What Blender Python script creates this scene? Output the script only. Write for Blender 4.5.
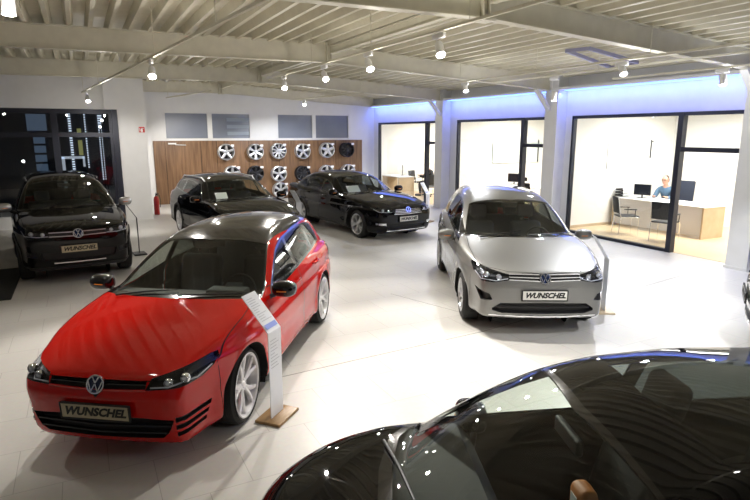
import bpy, math, random
import numpy as np
from mathutils import Vector, Matrix
random.seed(7)
PI = math.pi
scene = bpy.context.scene
for _o in list(bpy.data.objects): bpy.data.objects.remove(_o)
col = scene.collection

# ------------------------------------------------------------------ camera
cam_data = bpy.data.cameras.new('camera'); cam = bpy.data.objects.new('camera', cam_data); col.objects.link(cam)
cam_data.sensor_width = 36.0; cam_data.lens = 565.0/750*36
cam.location = (0, 0, 2.41); cam.rotation_euler = (PI/2-0.203, 0, -0.476)
cam_data.clip_start = 0.05; cam_data.clip_end = 200
scene.camera = cam
scene.view_settings.view_transform = 'Standard'; scene.view_settings.look = 'None'
scene.view_settings.gamma = 1.0; scene.view_settings.use_curve_mapping = False
scene.view_settings.exposure = 0.22

# ------------------------------------------------------------------ world: night sky
world = bpy.data.worlds.new('night'); scene.world = world; world.use_nodes = True
bg = world.node_tree.nodes['Background']; bg.inputs[0].default_value = (0.02, 0.03, 0.06, 1); bg.inputs[1].default_value = 0.3

# ------------------------------------------------------------------ lamps
def lamp(kind, loc, power, color=(1, .96, .9), aim=None, **kw):
    d = bpy.data.lights.new(kind.lower()+'_light', kind); o = bpy.data.objects.new(kind.lower()+'_light', d); col.objects.link(o)
    o.location = loc; d.energy = power; d.color = color
    for k, v in kw.items(): setattr(d, k, v)
    if aim is not None: o.rotation_euler = (Vector(aim)-Vector(loc)).to_track_quat('-Z', 'Y').to_euler()
    return o
WARM = (1, .95, .88); COOL = (.93, .95, 1.0)
SPOT_W = 200; GLOW_W = 12
# position of each track spotlight, where it points and how strong it is
SPOTS = [  # x, y, z, aim x, aim y, strength
    (-.37, 5.2, 3.35, -.6, 6.4, .5), (1.01, 8.8, 3.25, .5, 5.6, 1.7), (.30, 16.07, 3.25, .6, 13.2, .35),
    (3.75, 11.2, 3.35, 2.6, 8.0, 1.2), (3.75, 9.1, 3.35, 3.4, 5.6, 1.3), (6.2, 16.7, 3.32, 5.0, 13.6, 1.0),
    (3.72, 7.4, 3.35, 3.4, 4.4, 1.8), (3.76, 5.68, 3.35, 3.0, 3.4, 1.9), (7.35, 10.1, 3.35, 6.6, 8.0, 1.5),
    (8.35, 8.55, 3.12, 8.2, 8.6, 1.0), (7.4, 6.2, 3.35, 6.4, 4.0, 2.0), (9.25, 5.8, 3.25, 8.8, 5.4, 1.6)]
FILL_SPOTS = [(2.6, 1.0, 3.4, 3.8, 3.2, .8), (5.5, 1.6, 3.4, 5.6, 3.0, 1.6), (-2.5, 8.0, 3.3, -1.2, 7.0, .5),  # added fill spots without fixtures, some within view, washing walls, floor and cars
    (7.3, 12.5, 3.3, 7.6, 11.2, 1.2), (2.4, 13.0, 3.3, 3.4, 12.0, .6), (6.6, 17.0, 3.3, 6.6, 20.7, 2.2), (3.0, 17.0, 3.3, 3.6, 20.7, 2.2), (9.2, 17.0, 3.3, 9.6, 18.5, 1.2), (0.6, 13.6, 3.3, 1.0, 17.2, 1.4)]
for (x, y, z, ax, ay, s) in SPOTS+FILL_SPOTS:
    d = Vector((ax-x, ay-y, -z)); d.normalize(); p = Vector((x, y, z))+d*.13
    lamp('SPOT', p, SPOT_W*s, WARM if x < 4 else COOL, aim=(ax, ay, 0), spot_size=math.radians(82), spot_blend=.55, shadow_soft_size=.035)
for (x, y, z, ax, ay, s) in SPOTS+FILL_SPOTS:      # glow of the clear heads, added at fixtureless spots too, lifts ceiling and walls
    lamp('POINT', (x+.02, y-.10, z-.13), GLOW_W*(.6+.4*s), WARM if x < 5 else COOL, shadow_soft_size=.05)
# offices: ceiling panels
for y0, y1 in ((5.9, 10.5), (10.8, 15.4), (15.8, 20.7)):
    lamp('AREA', (13.0, (y0+y1)/2, 2.86), 190, (1, .98, .93), aim=(13.0, (y0+y1)/2, 0), shape='RECTANGLE', size=1.2, size_y=3.6)
# blue light line above the office windows
for y0, y1 in ((5.9, 10.5), (11.1, 15.3), (15.9, 20.6), (0, 5.3)):
    lamp('AREA', (10.42, (y0+y1)/2, 3.36), 24*(y1-y0)/4.6, (.13, .20, 1), aim=(10.62, (y0+y1)/2, 3.1), shape='RECTANGLE', size=y1-y0, size_y=.05)
# added area fill light behind the camera, without a luminaire
for (x, y, p) in ((5.0, -1.0, 50),):
    lamp('AREA', (x, y, 3.3), p, COOL, aim=(x, y+.3, 0), shape='RECTANGLE', size=1.6, size_y=.3)

# ------------------------------------------------------------------ materials
def mat(name, color, rough=.5, metal=0, coat=0, emit=0, emit_color=None, alpha=None, spec=None, bump=None):
    m = bpy.data.materials.new(name); m.use_nodes = True; b = m.node_tree.nodes['Principled BSDF']
    b.inputs['Base Color'].default_value = (*color, 1); b.inputs['Roughness'].default_value = rough; b.inputs['Metallic'].default_value = metal
    b.inputs['Coat Weight'].default_value = coat; b.inputs['Coat Roughness'].default_value = .02
    b.inputs['Coat IOR'].default_value = 1.38 if coat and max(color) < .01 else 1.5
    if spec is not None: b.inputs['Specular IOR Level'].default_value = spec
    if emit: b.inputs['Emission Color'].default_value = (*(emit_color or color), 1); b.inputs['Emission Strength'].default_value = emit
    if bump:
        nt = m.node_tree; n = nt.nodes.new('ShaderNodeTexNoise'); n.inputs['Scale'].default_value = bump[0]; n.inputs['Detail'].default_value = 4
        tc = nt.nodes.new('ShaderNodeTexCoord'); nt.links.new(tc.outputs['Object'], n.inputs['Vector'])
        bp = nt.nodes.new('ShaderNodeBump'); bp.inputs['Strength'].default_value = bump[1]; bp.inputs['Distance'].default_value = .01
        nt.links.new(n.outputs['Fac'], bp.inputs['Height']); nt.links.new(bp.outputs[0], b.inputs['Normal'])
    return m
def glass(name, tint, ior=1.5, rough=0.0):
    m = bpy.data.materials.new(name); m.use_nodes = True; nt = m.node_tree; nt.nodes.clear()
    o = nt.nodes.new('ShaderNodeOutputMaterial'); mx = nt.nodes.new('ShaderNodeMixShader'); f = nt.nodes.new('ShaderNodeFresnel'); f.inputs[0].default_value = ior
    t = nt.nodes.new('ShaderNodeBsdfTransparent'); t.inputs[0].default_value = (*tint, 1); g = nt.nodes.new('ShaderNodeBsdfGlossy'); g.inputs['Roughness'].default_value = rough
    ge = nt.nodes.new('ShaderNodeNewGeometry'); mr = nt.nodes.new('ShaderNodeMapRange'); mr.inputs['To Min'].default_value = ior; mr.inputs['To Max'].default_value = 1/ior
    nt.links.new(ge.outputs['Backfacing'], mr.inputs[0]); nt.links.new(mr.outputs[0], f.inputs[0])      # same reflection from both sides of a pane
    nt.links.new(f.outputs[0], mx.inputs[0]); nt.links.new(t.outputs[0], mx.inputs[1]); nt.links.new(g.outputs[0], mx.inputs[2]); nt.links.new(mx.outputs[0], o.inputs[0])
    return m
def noise_mat(name, c1, c2, scale, rough=.5, stretch=(1, 1, 1), bump=0.0, metal=0, detail=4):
    m = mat(name, c1, rough, metal); nt = m.node_tree; b = nt.nodes['Principled BSDF']
    tc = nt.nodes.new('ShaderNodeTexCoord'); mp = nt.nodes.new('ShaderNodeMapping'); mp.inputs['Scale'].default_value = stretch
    n = nt.nodes.new('ShaderNodeTexNoise'); n.inputs['Scale'].default_value = scale; n.inputs['Detail'].default_value = detail
    r = nt.nodes.new('ShaderNodeValToRGB'); r.color_ramp.elements[0].color = (*c1, 1); r.color_ramp.elements[1].color = (*c2, 1)
    r.color_ramp.elements[0].position = .3; r.color_ramp.elements[1].position = .7
    nt.links.new(tc.outputs['Object'], mp.inputs[0]); nt.links.new(mp.outputs[0], n.inputs['Vector']); nt.links.new(n.outputs['Fac'], r.inputs[0]); nt.links.new(r.outputs[0], b.inputs['Base Color'])
    if bump:
        bp = nt.nodes.new('ShaderNodeBump'); bp.inputs['Strength'].default_value = bump; bp.inputs['Distance'].default_value = .01
        nt.links.new(n.outputs['Fac'], bp.inputs['Height']); nt.links.new(bp.outputs[0], b.inputs['Normal'])
    return m
M = dict(
    red=mat('red_paint', (.52, .004, .002), .6, 0, 1, spec=0), black=mat('black_paint', (.003, .003, .0035), .6, 0, 1, spec=0), silver=mat('silver_paint', (.19, .19, .18), .45, .6, 1),
    gloss=mat('gloss_black', (.004, .004, .005), .12, 0, .5), plastic=mat('black_plastic', (.012, .012, .013), .55), rubber=mat('rubber', (.01, .01, .01), .75),
    liner=mat('dark_liner', (.006, .006, .006), .9), gap=mat('panel_gap', (.002, .002, .002), .9), chrome=mat('chrome', (.82, .83, .85), .08, 1),
    alloy=mat('alloy', (.62, .63, .65), .28, .85, .3), white_alloy=mat('bright_alloy', (.80, .80, .82), .35, .3, .4), dark_alloy=mat('dark_alloy', (.03, .03, .035), .35, .6, .3),
    steel=mat('brake_steel', (.30, .30, .31), .35, 1), calliper=mat('red_calliper', (.6, .01, .01), .4), seat=mat('seat_cloth', (.035, .035, .038), .85, bump=(300, .3)),
    grey_seat=mat('grey_seat_cloth', (.12, .12, .13), .85, bump=(300, .3)), tan=mat('tan_leather', (.50, .17, .03), .5), dash=mat('dashboard', (.02, .021, .022), .7, bump=(400, .2)),
    lamp_shell=mat('lamp_housing', (.05, .05, .055), .25, .6), lamp_red=mat('tail_lamp_red', (.25, .005, .005), .15, 0, .6), drl=mat('light_guide', (.75, .75, .8), .2, 0, .3),
    amber=mat('amber', (.7, .2, .01), .3), plate=mat('plate_cream', (.52, .46, .30), .45), plate_white=mat('plate_white', (.75, .74, .68), .45), ink=mat('black_ink', (.01, .01, .01), .5),
    redline=mat('red_trim_line', (.6, .01, .01), .3, 0, 1), paper=mat('white_paper', (.85, .86, .88), .6), sheet_ink=mat('grey_print', (.52, .53, .58), .6),
    badge_blue=mat('badge_blue', (.008, .02, .07), .2, .2, .6), acrylic=mat('white_acrylic', (.80, .82, .86), .3), darkmetal=mat('dark_metal', (.03, .03, .035), .4, .5),
)
M['carglass'] = glass('car_glass', (.80, .85, .81)); M['tint'] = glass('tinted_glass', (.22, .25, .24)); M['lens'] = glass('lamp_lens', (.85, .87, .9), 1.45)
M['pane'] = glass('window_pane', (.93, .95, .96), 1.45)

# ------------------------------------------------------------------ mesh helpers
def link_mesh(name, verts, faces, material, parent=None, smooth=False, normals=None, auto=None):
    me = bpy.data.meshes.new(name); me.from_pydata([tuple(v) for v in verts], [], faces)
    mats = material if isinstance(material, (list, tuple)) else [material]
    for m_ in mats: me.materials.append(m_)
    if smooth or normals is not None: me.polygons.foreach_set('use_smooth', [True]*len(me.polygons))
    if auto is not None:
        me.polygons.foreach_set('use_smooth', [True]*len(me.polygons)); me.set_sharp_from_angle(angle=math.radians(auto))
    if normals is not None: me.normals_split_custom_set(normals)
    me.update(); o = bpy.data.objects.new(name, me); col.objects.link(o)
    if parent is not None: o.parent = parent
    return o
class MB:
    def __init__(s): s.v = []; s.f = []
    def add(s, verts, faces, mx=None):
        n = len(s.v)
        for p in verts:
            p = Vector(p); s.v.append(mx @ p if mx is not None else p)
        s.f += [tuple(i+n for i in f) for f in faces]; return s
    def box(s, x0, x1, y0, y1, z0, z1, mx=None):
        return s.add([(x0,y0,z0),(x1,y0,z0),(x1,y1,z0),(x0,y1,z0),(x0,y0,z1),(x1,y0,z1),(x1,y1,z1),(x0,y1,z1)],
                     [(0,3,2,1),(4,5,6,7),(0,1,5,4),(1,2,6,5),(2,3,7,6),(3,0,4,7)], mx)
    def rbox(s, x0, x1, y0, y1, z0, z1, r=.02, mx=None, n=3, e=None):
        # rounded box: superellipsoid-like cage
        r = min(r, (x1-x0)/2-1e-4, (y1-y0)/2-1e-4, (z1-z0)/2-1e-4); c = Vector(((x0+x1)/2, (y0+y1)/2, (z0+z1)/2)); h = Vector(((x1-x0)/2-r, (y1-y0)/2-r, (z1-z0)/2-r))
        N, K = 4*(n+1), 2*(n+1); vs = []; fs = []
        for i in range(K):
            half = i//(n+1); th = -PI/2+(PI/2)*((i % (n+1))/n)+half*PI/2
            for j in range(N):
                q = j//(n+1); ph = q*PI/2+(PI/2)*((j % (n+1))/n)
                dx, dy, dz = math.cos(th)*math.cos(ph), math.cos(th)*math.sin(ph), math.sin(th)
                sx = 1 if q in (0, 3) else -1; sy = 1 if q in (0, 1) else -1; sz = 1 if half else -1
                vs.append((c.x+sx*h.x+dx*r, c.y+sy*h.y+dy*r, c.z+sz*h.z+dz*r))
        for i in range(K-1):
            for j in range(N): fs.append((i*N+j, i*N+(j+1) % N, (i+1)*N+(j+1) % N, (i+1)*N+j))
        fs.append(tuple(reversed(range(N)))); fs.append(tuple(range((K-1)*N, K*N)))
        return s.add(vs, fs, mx)
    def prism(s, pts, y0, y1, mx=None):      # outline (x,z), extruded along y
        n = len(pts); return s.add([(p[0], y0, p[1]) for p in pts]+[(p[0], y1, p[1]) for p in pts],
            [tuple(range(n)), tuple(reversed(range(n, 2*n)))]+[(i, i+n, (i+1) % n+n, (i+1) % n) for i in range(n)], mx)
    def lathe(s, prof, seg=24, mx=None, closed=False):   # profile (r, y), turned around y
        vs = []; fs = []; n = len(prof)
        for i in range(seg):
            a = 2*PI*i/seg
            for r, y in prof: vs.append((r*math.cos(a), y, r*math.sin(a)))
        m_ = n if closed else n-1
        for i in range(seg):
            for j in range(m_):
                a, b = i*n+j, i*n+(j+1) % n; c, d = ((i+1) % seg)*n+(j+1) % n, ((i+1) % seg)*n+j
                fs.append((a, b, c, d))
        return s.add(vs, fs, mx)
    def cyl(s, p0, p1, r0, r1=None, seg=12):
        return s.tube([p0, p1], [r0, r0 if r1 is None else r1], seg)
    def tube(s, pts, rad, seg=8, cap=True):
        pts = [Vector(p) for p in pts]; rad = rad if isinstance(rad, (list, tuple)) else [rad]*len(pts); n = len(s.v); up = None
        for i, p in enumerate(pts):
            d = (pts[min(i+1, len(pts)-1)]-pts[max(i-1, 0)]).normalized()
            if up is None: up = d.cross(Vector((0, 0, 1)) if abs(d.z) < .9 else Vector((1, 0, 0))).normalized()
            a = (up-d*up.dot(d)).normalized(); up = a; b = d.cross(a)
            for k in range(seg):
                t = 2*PI*k/seg; s.v.append(p+a*math.cos(t)*rad[i]+b*math.sin(t)*rad[i])
        for i in range(len(pts)-1):
            for k in range(seg): s.f.append((n+i*seg+k, n+i*seg+(k+1) % seg, n+(i+1)*seg+(k+1) % seg, n+(i+1)*seg+k))
        if cap: s.f.append(tuple(n+k for k in reversed(range(seg)))); s.f.append(tuple(n+(len(pts)-1)*seg+k for k in range(seg)))
        return s
    def ribbon(s, pts, w, h, up=(0, 0, 1)):       # rectangular bar along a polyline
        pts = [Vector(p) for p in pts]; n = len(s.v); up = Vector(up)
        for i, p in enumerate(pts):
            d = (pts[min(i+1, len(pts)-1)]-pts[max(i-1, 0)]).normalized(); a = d.cross(up).normalized(); b = a.cross(d).normalized()
            for (u, v) in ((-1, -1), (1, -1), (1, 1), (-1, 1)): s.v.append(p+a*u*w/2+b*v*h/2)
        for i in range(len(pts)-1):
            for k in range(4): s.f.append((n+i*4+k, n+i*4+(k+1) % 4, n+(i+1)*4+(k+1) % 4, n+(i+1)*4+k))
        s.f.append((n+3, n+2, n+1, n)); m_ = n+(len(pts)-1)*4; s.f.append((m_, m_+1, m_+2, m_+3)); return s
    def ball(s, c, rx, ry=None, rz=None, seg=16, rings=10, mx=None, pw=1.0):
        ry = rx if ry is None else ry; rz = rx if rz is None else rz; vs = []; fs = []
        sg = lambda v: math.copysign(abs(v)**pw, v)
        for i in range(1, rings):
            t = -PI/2+PI*i/rings
            for j in range(seg):
                a = 2*PI*j/seg; vs.append((c[0]+rx*sg(math.cos(t))*sg(math.cos(a)), c[1]+ry*sg(math.cos(t))*sg(math.sin(a)), c[2]+rz*sg(math.sin(t))))
        b = len(vs); vs += [(c[0], c[1], c[2]-rz), (c[0], c[1], c[2]+rz)]
        for i in range(rings-2):
            for j in range(seg): fs.append((i*seg+j, i*seg+(j+1) % seg, (i+1)*seg+(j+1) % seg, (i+1)*seg+j))
        for j in range(seg): fs.append((b, (j+1) % seg, j)); fs.append((b+1, (rings-2)*seg+j, (rings-2)*seg+(j+1) % seg))
        return s.add(vs, fs, mx)
    def build(s, name, material, parent=None, smooth=None):
        return link_mesh(name, s.v, s.f, material, parent, auto=smooth if smooth is not True else 40)
def thing(name, label, cat, loc=(0, 0, 0), rz=0, group=None):
    o = bpy.data.objects.new(name, None); col.objects.link(o); o.location = loc; o.rotation_euler = (0, 0, rz); o.empty_display_size = .1
    o['label'] = label; o['category'] = cat
    if group: o['group'] = group
    return o
def tag(o, label, cat, group=None):
    o['label'] = label; o['category'] = cat
    if group: o['group'] = group
    return o
def struct(o): o['kind'] = 'structure'; return o
def copy_tree(o, parent=None, depth=0):
    c = o.copy(); col.objects.link(c)
    if parent is not None: c.parent = parent
    for ch in list(o.children): copy_tree(ch, c)
    return c
_text_cache = {}
def text_mesh(body, size, shear=0.0, offset=0.0, extrude=.0015):
    cu = bpy.data.curves.new('lettering', 'FONT'); cu.body = body; cu.size = size; cu.shear = shear; cu.offset = offset; cu.extrude = extrude
    cu.align_x = 'CENTER'; cu.align_y = 'CENTER'; cu.resolution_u = 3
    o = bpy.data.objects.new('tmp', cu); col.objects.link(o); bpy.context.view_layer.update()
    me = bpy.data.meshes.new_from_object(o.evaluated_get(bpy.context.evaluated_depsgraph_get()))
    bpy.data.objects.remove(o); bpy.data.curves.remove(cu); me.name = 'lettering'; return me
# ------------------------------------------------------------------ the hall
M['wall'] = noise_mat('painted_wall', (.74, .74, .73), (.78, .78, .77), 3, .6)
M['steel_paint'] = noise_mat('painted_steel', (.62, .59, .47), (.68, .65, .52), 6, .5, bump=.05)
M['deck'] = noise_mat('painted_deck', (.62, .58, .45), (.68, .64, .50), 5, .5)
M['wood'] = noise_mat('walnut_panel', (.12, .060, .026), (.25, .135, .062), 2.2, .45, stretch=(9, 9, .6), bump=.05, detail=8)
M['lightwood'] = noise_mat('light_oak', (.50, .38, .24), (.60, .47, .32), 3, .45, stretch=(1, 10, 1), detail=6)
M['office_floor'] = noise_mat('office_parquet', (.62, .46, .26), (.72, .56, .36), 4, .4, stretch=(1.5, 12, 1), detail=5)
M['frame'] = mat('anthracite_frame', (.018, .021, .035), .4, .3)
M['frost'] = noise_mat('frosted_glass', (.17, .19, .24), (.21, .23, .28), 1.5, .3)
M['ceil_white'] = mat('white_ceiling', (.8, .8, .79), .7); M['office_wall'] = mat('office_wall', (.82, .81, .78), .7)
M['led'] = mat('blue_light_line', (.1, .2, 1), emit=3, emit_color=(.16, .32, 1)); M['lampface'] = mat('lamp_face', (1, 1, 1), emit=22, emit_color=(1, .98, .95))
M['lamp_white'] = mat('lamp_body_white', (.75, .75, .74), .4); M['panel_light'] = mat('ceiling_light_face', (1, 1, 1), emit=5, emit_color=(1, .99, .96))
M['base_wood'] = noise_mat('sign_base_wood', (.24, .14, .055), (.34, .21, .09), 8, .4, stretch=(1, 6, 1)); M['pale_wood'] = noise_mat('pale_base_wood', (.62, .50, .33), (.70, .58, .42), 8, .4, stretch=(1, 6, 1))
def floor_mat():
    m = mat('floor_tiles', (.6, .6, .6), .36, spec=.42); nt = m.node_tree; b = nt.nodes['Principled BSDF']
    tc = nt.nodes.new('ShaderNodeTexCoord'); br = nt.nodes.new('ShaderNodeTexBrick'); br.inputs['Scale'].default_value = 1.0; br.offset = .5
    mp = nt.nodes.new('ShaderNodeMapping'); mp.inputs['Location'].default_value = (.02, .01, 0); nt.links.new(tc.outputs['Object'], mp.inputs[0])
    for k, v in (('Brick Width', .6), ('Row Height', .6), ('Mortar Size', .0028), ('Mortar Smooth', .3), ('Bias', 0)): br.inputs[k].default_value = v
    br.inputs['Color1'].default_value = (.60, .585, .55, 1); br.inputs['Color2'].default_value = (.63, .615, .58, 1); br.inputs['Mortar'].default_value = (.40, .385, .36, 1)
    n = nt.nodes.new('ShaderNodeTexNoise'); n.inputs['Scale'].default_value = 25; n.inputs['Detail'].default_value = 6; mx = nt.nodes.new('ShaderNodeMix'); mx.data_type = 'RGBA'; mx.blend_type = 'MULTIPLY'; mx.inputs[0].default_value = .15
    nt.links.new(tc.outputs['Object'], n.inputs['Vector']); nt.links.new(mp.outputs[0], br.inputs['Vector']); nt.links.new(br.outputs['Color'], mx.inputs[6]); nt.links.new(n.outputs['Color'], mx.inputs[7]); nt.links.new(mx.outputs[2], b.inputs['Base Color'])
    return m
M['floor'] = floor_mat()
def sbox(name, m, *a, mx=None): b = MB(); b.box(*a, mx=mx); return struct(b.build(name, m))
RX, BY, LY = 10.68, 20.8, 17.3
sbox('floor', M['floor'], -8.0, RX+.06, -4.0, BY+.1, -.12, 0)
b = MB(); b.ribbon([(-.5, 5.05, .0008), (2.46, 5.23, .0008), (4.21, 5.32, .0008), (6.88, 5.68, .0008), (8.91, 5.99, .0008), (10.6, 6.22, .0008)], .009, .0012); struct(b.build('trim_1', mat('joint_filler', (.2, .19, .18), .7)))
b = MB(); b.ribbon([(4.05, 7.33, .0008), (4.57, 5.75, .0008), (4.72, 5.4, .0008)], .006, .0012); struct(b.build('trim_2', bpy.data.materials['joint_filler']))
# back wall with high windows
wins = [(2.66, 4.12), (4.22, 5.62), (6.63, 8.05), (8.13, 9.56)]
b = MB(); z0, z1 = 2.22, 3.13; b.box(1.65, RX+.2, BY, BY+.2, 0, z0); b.box(1.65, RX+.2, BY, BY+.2, z1, 4.6); xs = [1.65]+[v for w in wins for v in w]+[RX+.2]
for i in range(0, len(xs), 2): b.box(xs[i], xs[i+1], BY, BY+.2, z0, z1)
struct(b.build('wall_back', M['wall']))
for i, (x0, x1) in enumerate(wins):
    b = MB(); 
    for (p, q, r, s_) in ((x0, x1, z0, z0+.03), (x0, x1, z1-.03, z1), (x0, x0+.03, z0, z1), (x1-.03, x1, z0, z1)): b.box(p, q, BY-.01, BY+.10, r, s_)
    w_ = struct(b.build('window_%d' % (i+4), M['lamp_white'])); b = MB(); b.box(x0+.03, x1-.03, BY+.05, BY+.06, z0+.03, z1-.03); b.build('frosted_pane', M['frost'], w_)
    if i == 1: 
        b = MB()
        for k in range(3): b.box(x0+.55, x1-.05, BY+.0, BY+.03, z0+.14+k*.24, z0+.26+k*.24)
        b.build('blind_slat', mat('pale_blind', (.28, .33, .39), .5), w_)
b = MB(); b.box(2.24, 10.1, BY-.07, BY, 0, 2.17)
pw = struct(b.build('trim_3', M['wood'])); g = MB()
for x in (2.62, 3.80, 4.35, 5.5, 6.65, 7.8, 8.95): g.box(x-.006, x+.006, BY-.073, BY-.069, .0, 2.16)
g.build('panel_joint', M['gap'], pw)
b = MB(); b.box(2.72, 2.98, BY-.13, BY-.07, 2.05, 2.10); b.cyl((2.95, BY-.12, 2.04), (3.3, BY-.12, 2.02), .012); b.build('door_closer', M['lamp_white'], pw)
# left wall with the big shop window
b = MB(); b.box(.98, 1.72, LY, LY+.25, 0, 4.6); b.box(-8, .98, LY, LY+.25, 3.05, 4.6); b.box(1.52, 1.72, LY+.25, BY+.2, 0, 4.6); struct(b.build('wall_left', M['wall']))
b = MB(); b.box(.70, .86, LY-.10, LY, 3.05, 4.2); b.box(.86, .98, LY-.05, LY, 3.0, 4.2); struct(b.build('trim_4', M['wall']))
b = MB(); ft = .09
for (x0, x1, za_, zb_) in ((-8, .98, 2.93, 3.05), (-8, .98, 2.32, 2.44), (-8, .98, 0, .10)): b.box(x0, x1, LY-.02, LY+.10, za_, zb_)
for x0, x1 in ((.78, .98), (-.60, -.44), (-2.1, -1.98), (-3.9, -3.78), (-5.7, -5.58)): b.box(x0, x1, LY-.03, LY+.11, 0, 3.05)
b.box(.86, 1.0, LY-.10, LY, 0, 3.05)
wf = struct(b.build('window_1', M['frame'])); b = MB(); b.box(-8, .8, LY+.04, LY+.05, .1, 2.95); b.build('pane', M['pane'], wf)
sbox('trim_5', M['wall'], -8, -1.2, LY-.30, LY-.03, 0, .30)
# right wall: piers and office fronts
wn = [(16.15, 20.37, 16.83), (11.04, 15.02, 11.99), (6.04, 10.26, 7.42), (1.5, 5.60, 2.4)]
b = MB(); b.box(RX, RX+.14, -4, BY+.1, 2.82, 4.3); ys = [BY+.1, 20.37, 16.15, 15.02, 11.04, 10.26, 6.04, 5.60, 1.5, -4]
for i in range(0, len(ys), 2): b.box(RX, RX+.14, ys[i+1], ys[i], 0, 2.82)
struct(b.build('wall_right', M['wall']))
for i, (y0, y1, yd) in enumerate(wn):
    b = MB(); t = .06
    b.box(RX-.03, RX+.08, y0, y1, 2.76, 2.83); b.box(RX-.03, RX+.08, yd, y1, 0, .06)
    b.box(RX-.03, RX+.08, y1-t, y1, 0, 2.82); b.box(RX-.03, RX+.08, y0, y0+t, 0, 2.82); b.box(RX-.04, RX+.10, yd-.05, yd+.06, 0, 2.82); b.box(RX-.03, RX+.08, y0, yd, 2.06, 2.15)
    f_ = struct(b.build('window_%d' % (i+8), M['frame'])); b = MB(); b.box(RX+.02, RX+.03, yd, y1, .06, 2.76); b.box(RX+.02, RX+.03, y0, yd, 2.15, 2.76); b.build('pane', M['pane'], f_)
for i, yc in enumerate((15.62, 10.68, 5.86, 1.0)):
    w_ = .20 if i == 2 else .22; b = MB(); b.box(10.37, 10.68, yc-.19, yc+w_, 0, 4.2); b.box(10.35, 10.70, yc-.21, yc+w_+.02, 0, .05)
    struct(b.build('trim_%d' % (10+i), M['wall']))
# blue-lit cove above the windows
b = MB(); b.box(10.36, 10.68, -4, BY, 3.44, 3.50); cv = struct(b.build('trim_6', M['lamp_white']))
for (y0, y1) in ((15.9, 20.7), (10.95, 15.38), (6.32, 10.42), (1.25, 5.8)): b = MB(); b.box(10.50, 10.62, y0, y1, 3.42, 3.44); b.build('light_line', M['led'], cv)
# deck and beams
XR_ = 4.55
def roof_z(x): return 4.10 if x < XR_ else 4.10-(x-XR_)*.060
b = MB(); pitch = .30; prof = []; x = -8.0
while x < 10.9:
    for dx, dz in ((0, .13), (.17, .13), (.205, 0), (.265, 0)): prof.append((x+dx, roof_z(x+dx)+dz))
    x += pitch
n = len(prof); b.add([(p[0], -4, p[1]) for p in prof]+[(p[0], BY+.2, p[1]) for p in prof], [(i, i+1, i+1+n, i+n) for i in range(n-1)])
b.add([(-8, -4, 4.5), (10.9, -4, 4.2), (10.9, BY+.2, 4.2), (-8, BY+.2, 4.5)], [(0, 1, 2, 3)])
struct(b.build('ceiling', M['deck']))
def ibeam(p, q, h=.36, w=.15, t=.014):
    """welded I section from p to q, given at the underside"""
    b = MB(); p = Vector(p); q = Vector(q); d = (q-p).normalized(); s_ = Vector((d.y, -d.x, 0)).normalized()
    def bar(w0, w1, za_, zb_): b.add([v+s_*o+Vector((0, 0, z)) for v in (p, q) for (o, z) in ((w0, za_), (w1, za_), (w1, zb_), (w0, zb_))], [(3, 2, 1, 0), (4, 5, 6, 7), (0, 1, 5, 4), (1, 2, 6, 5), (2, 3, 7, 6), (3, 0, 4, 7)])
    bar(-w/2, w/2, 0, t); bar(-w/2, w/2, h-t, h); bar(-.006, .006, t, h-t)
    return b
for i, yc in enumerate((20.45, 15.6, 10.8, 5.9, 1.0)):
    zl = 3.70
    b = ibeam((-8, yc, zl-.05), (XR_, yc, zl+.08), .37); b2 = ibeam((XR_, yc, zl+.08), (10.45, yc, 3.44), .33); b.add(b2.v, b2.f)
    for k in (-1, 1): b.box(XR_-.02+k*.05-.008, XR_-.02+k*.05+.008, yc-.075, yc+.075, zl+.08, zl+.44)
    b.box(XR_-.09, XR_+.09, yc-.10, yc+.10, zl+.05, zl+.08)
    struct(b.build('trim_%d' % (20+i), M['steel_paint'], smooth=None))
    if i in (1, 2, 3): b = MB(); b.ribbon([(9.95, yc, 3.47), (10.42, yc, 2.95)], .07, .14, up=(0, 1, 0)); struct(b.build('trim_%d' % (30+i), M['wall']))
for i, (xc) in enumerate((-3.6, .4)):   # light purlins tucked between the main beams
    pass
for i, (y0, y1) in enumerate(((15.75, 20.3), (10.95, 15.45), (6.05, 10.65), (1.1, 5.75))):
    b = ibeam((XR_, y0, 3.93), (XR_, y1, 3.93), .15, .10); struct(b.build('trim_%d' % (40+i), M['steel_paint']))
b = MB(); q = [(7.86, 7.82), (7.95, 7.39), (9.63, 7.74), (9.80, 8.50)]
b.ribbon([(x, y, roof_z(x)-.05) for x, y in q+q[:1]], .05, .06); struct(b.build('trim_50', mat('hatch_frame', (.30, .30, .42), .5)))
# closing walls beyond the frame
sbox('wall_front', M['wall'], -8, RX+.1, -4.2, -4, 0, 4.6); sbox('wall_side', M['wall'], -8.2, -8, -4.2, LY, 0, 4.6)
# offices
OX = 15.0
sbox('floor_office', M['office_floor'], RX+.08, OX, 1.0, BY+.1, -.12, .002)
sbox('ceiling_office', M['ceil_white'], RX+.14, OX, 1.0, BY+.1, 2.90, 3.0)
sbox('wall_office', M['office_wall'], OX, OX+.1, 1.0, BY+.2, 0, 3.0)
for i, (y) in enumerate((5.7, 10.6, 15.6, BY+.05)): sbox('wall_partition_%s' % 'abcd'[i], M['office_wall'], RX+.14, OX, y, y+.1, 0, 2.9)
b = MB(); b.box(RX+.16, OX-.02, 10.58, 10.60, .0, .07); struct(b.build('baseboard_office', M['lightwood']))
for y in (8.2, 13.0, 18.2):
    o = MB().box(12.4, 13.6, y-.6, y+.6, 2.88, 2.90).build('ceiling_light_panel', M['panel_light']); tag(o, {8.2: 'square ceiling light in the right-hand office with the desk', 13.0: 'square ceiling light in the middle office behind the silver car', 18.2: 'square ceiling light in the far left office'}[y], 'light', 'office ceiling lights')
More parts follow.
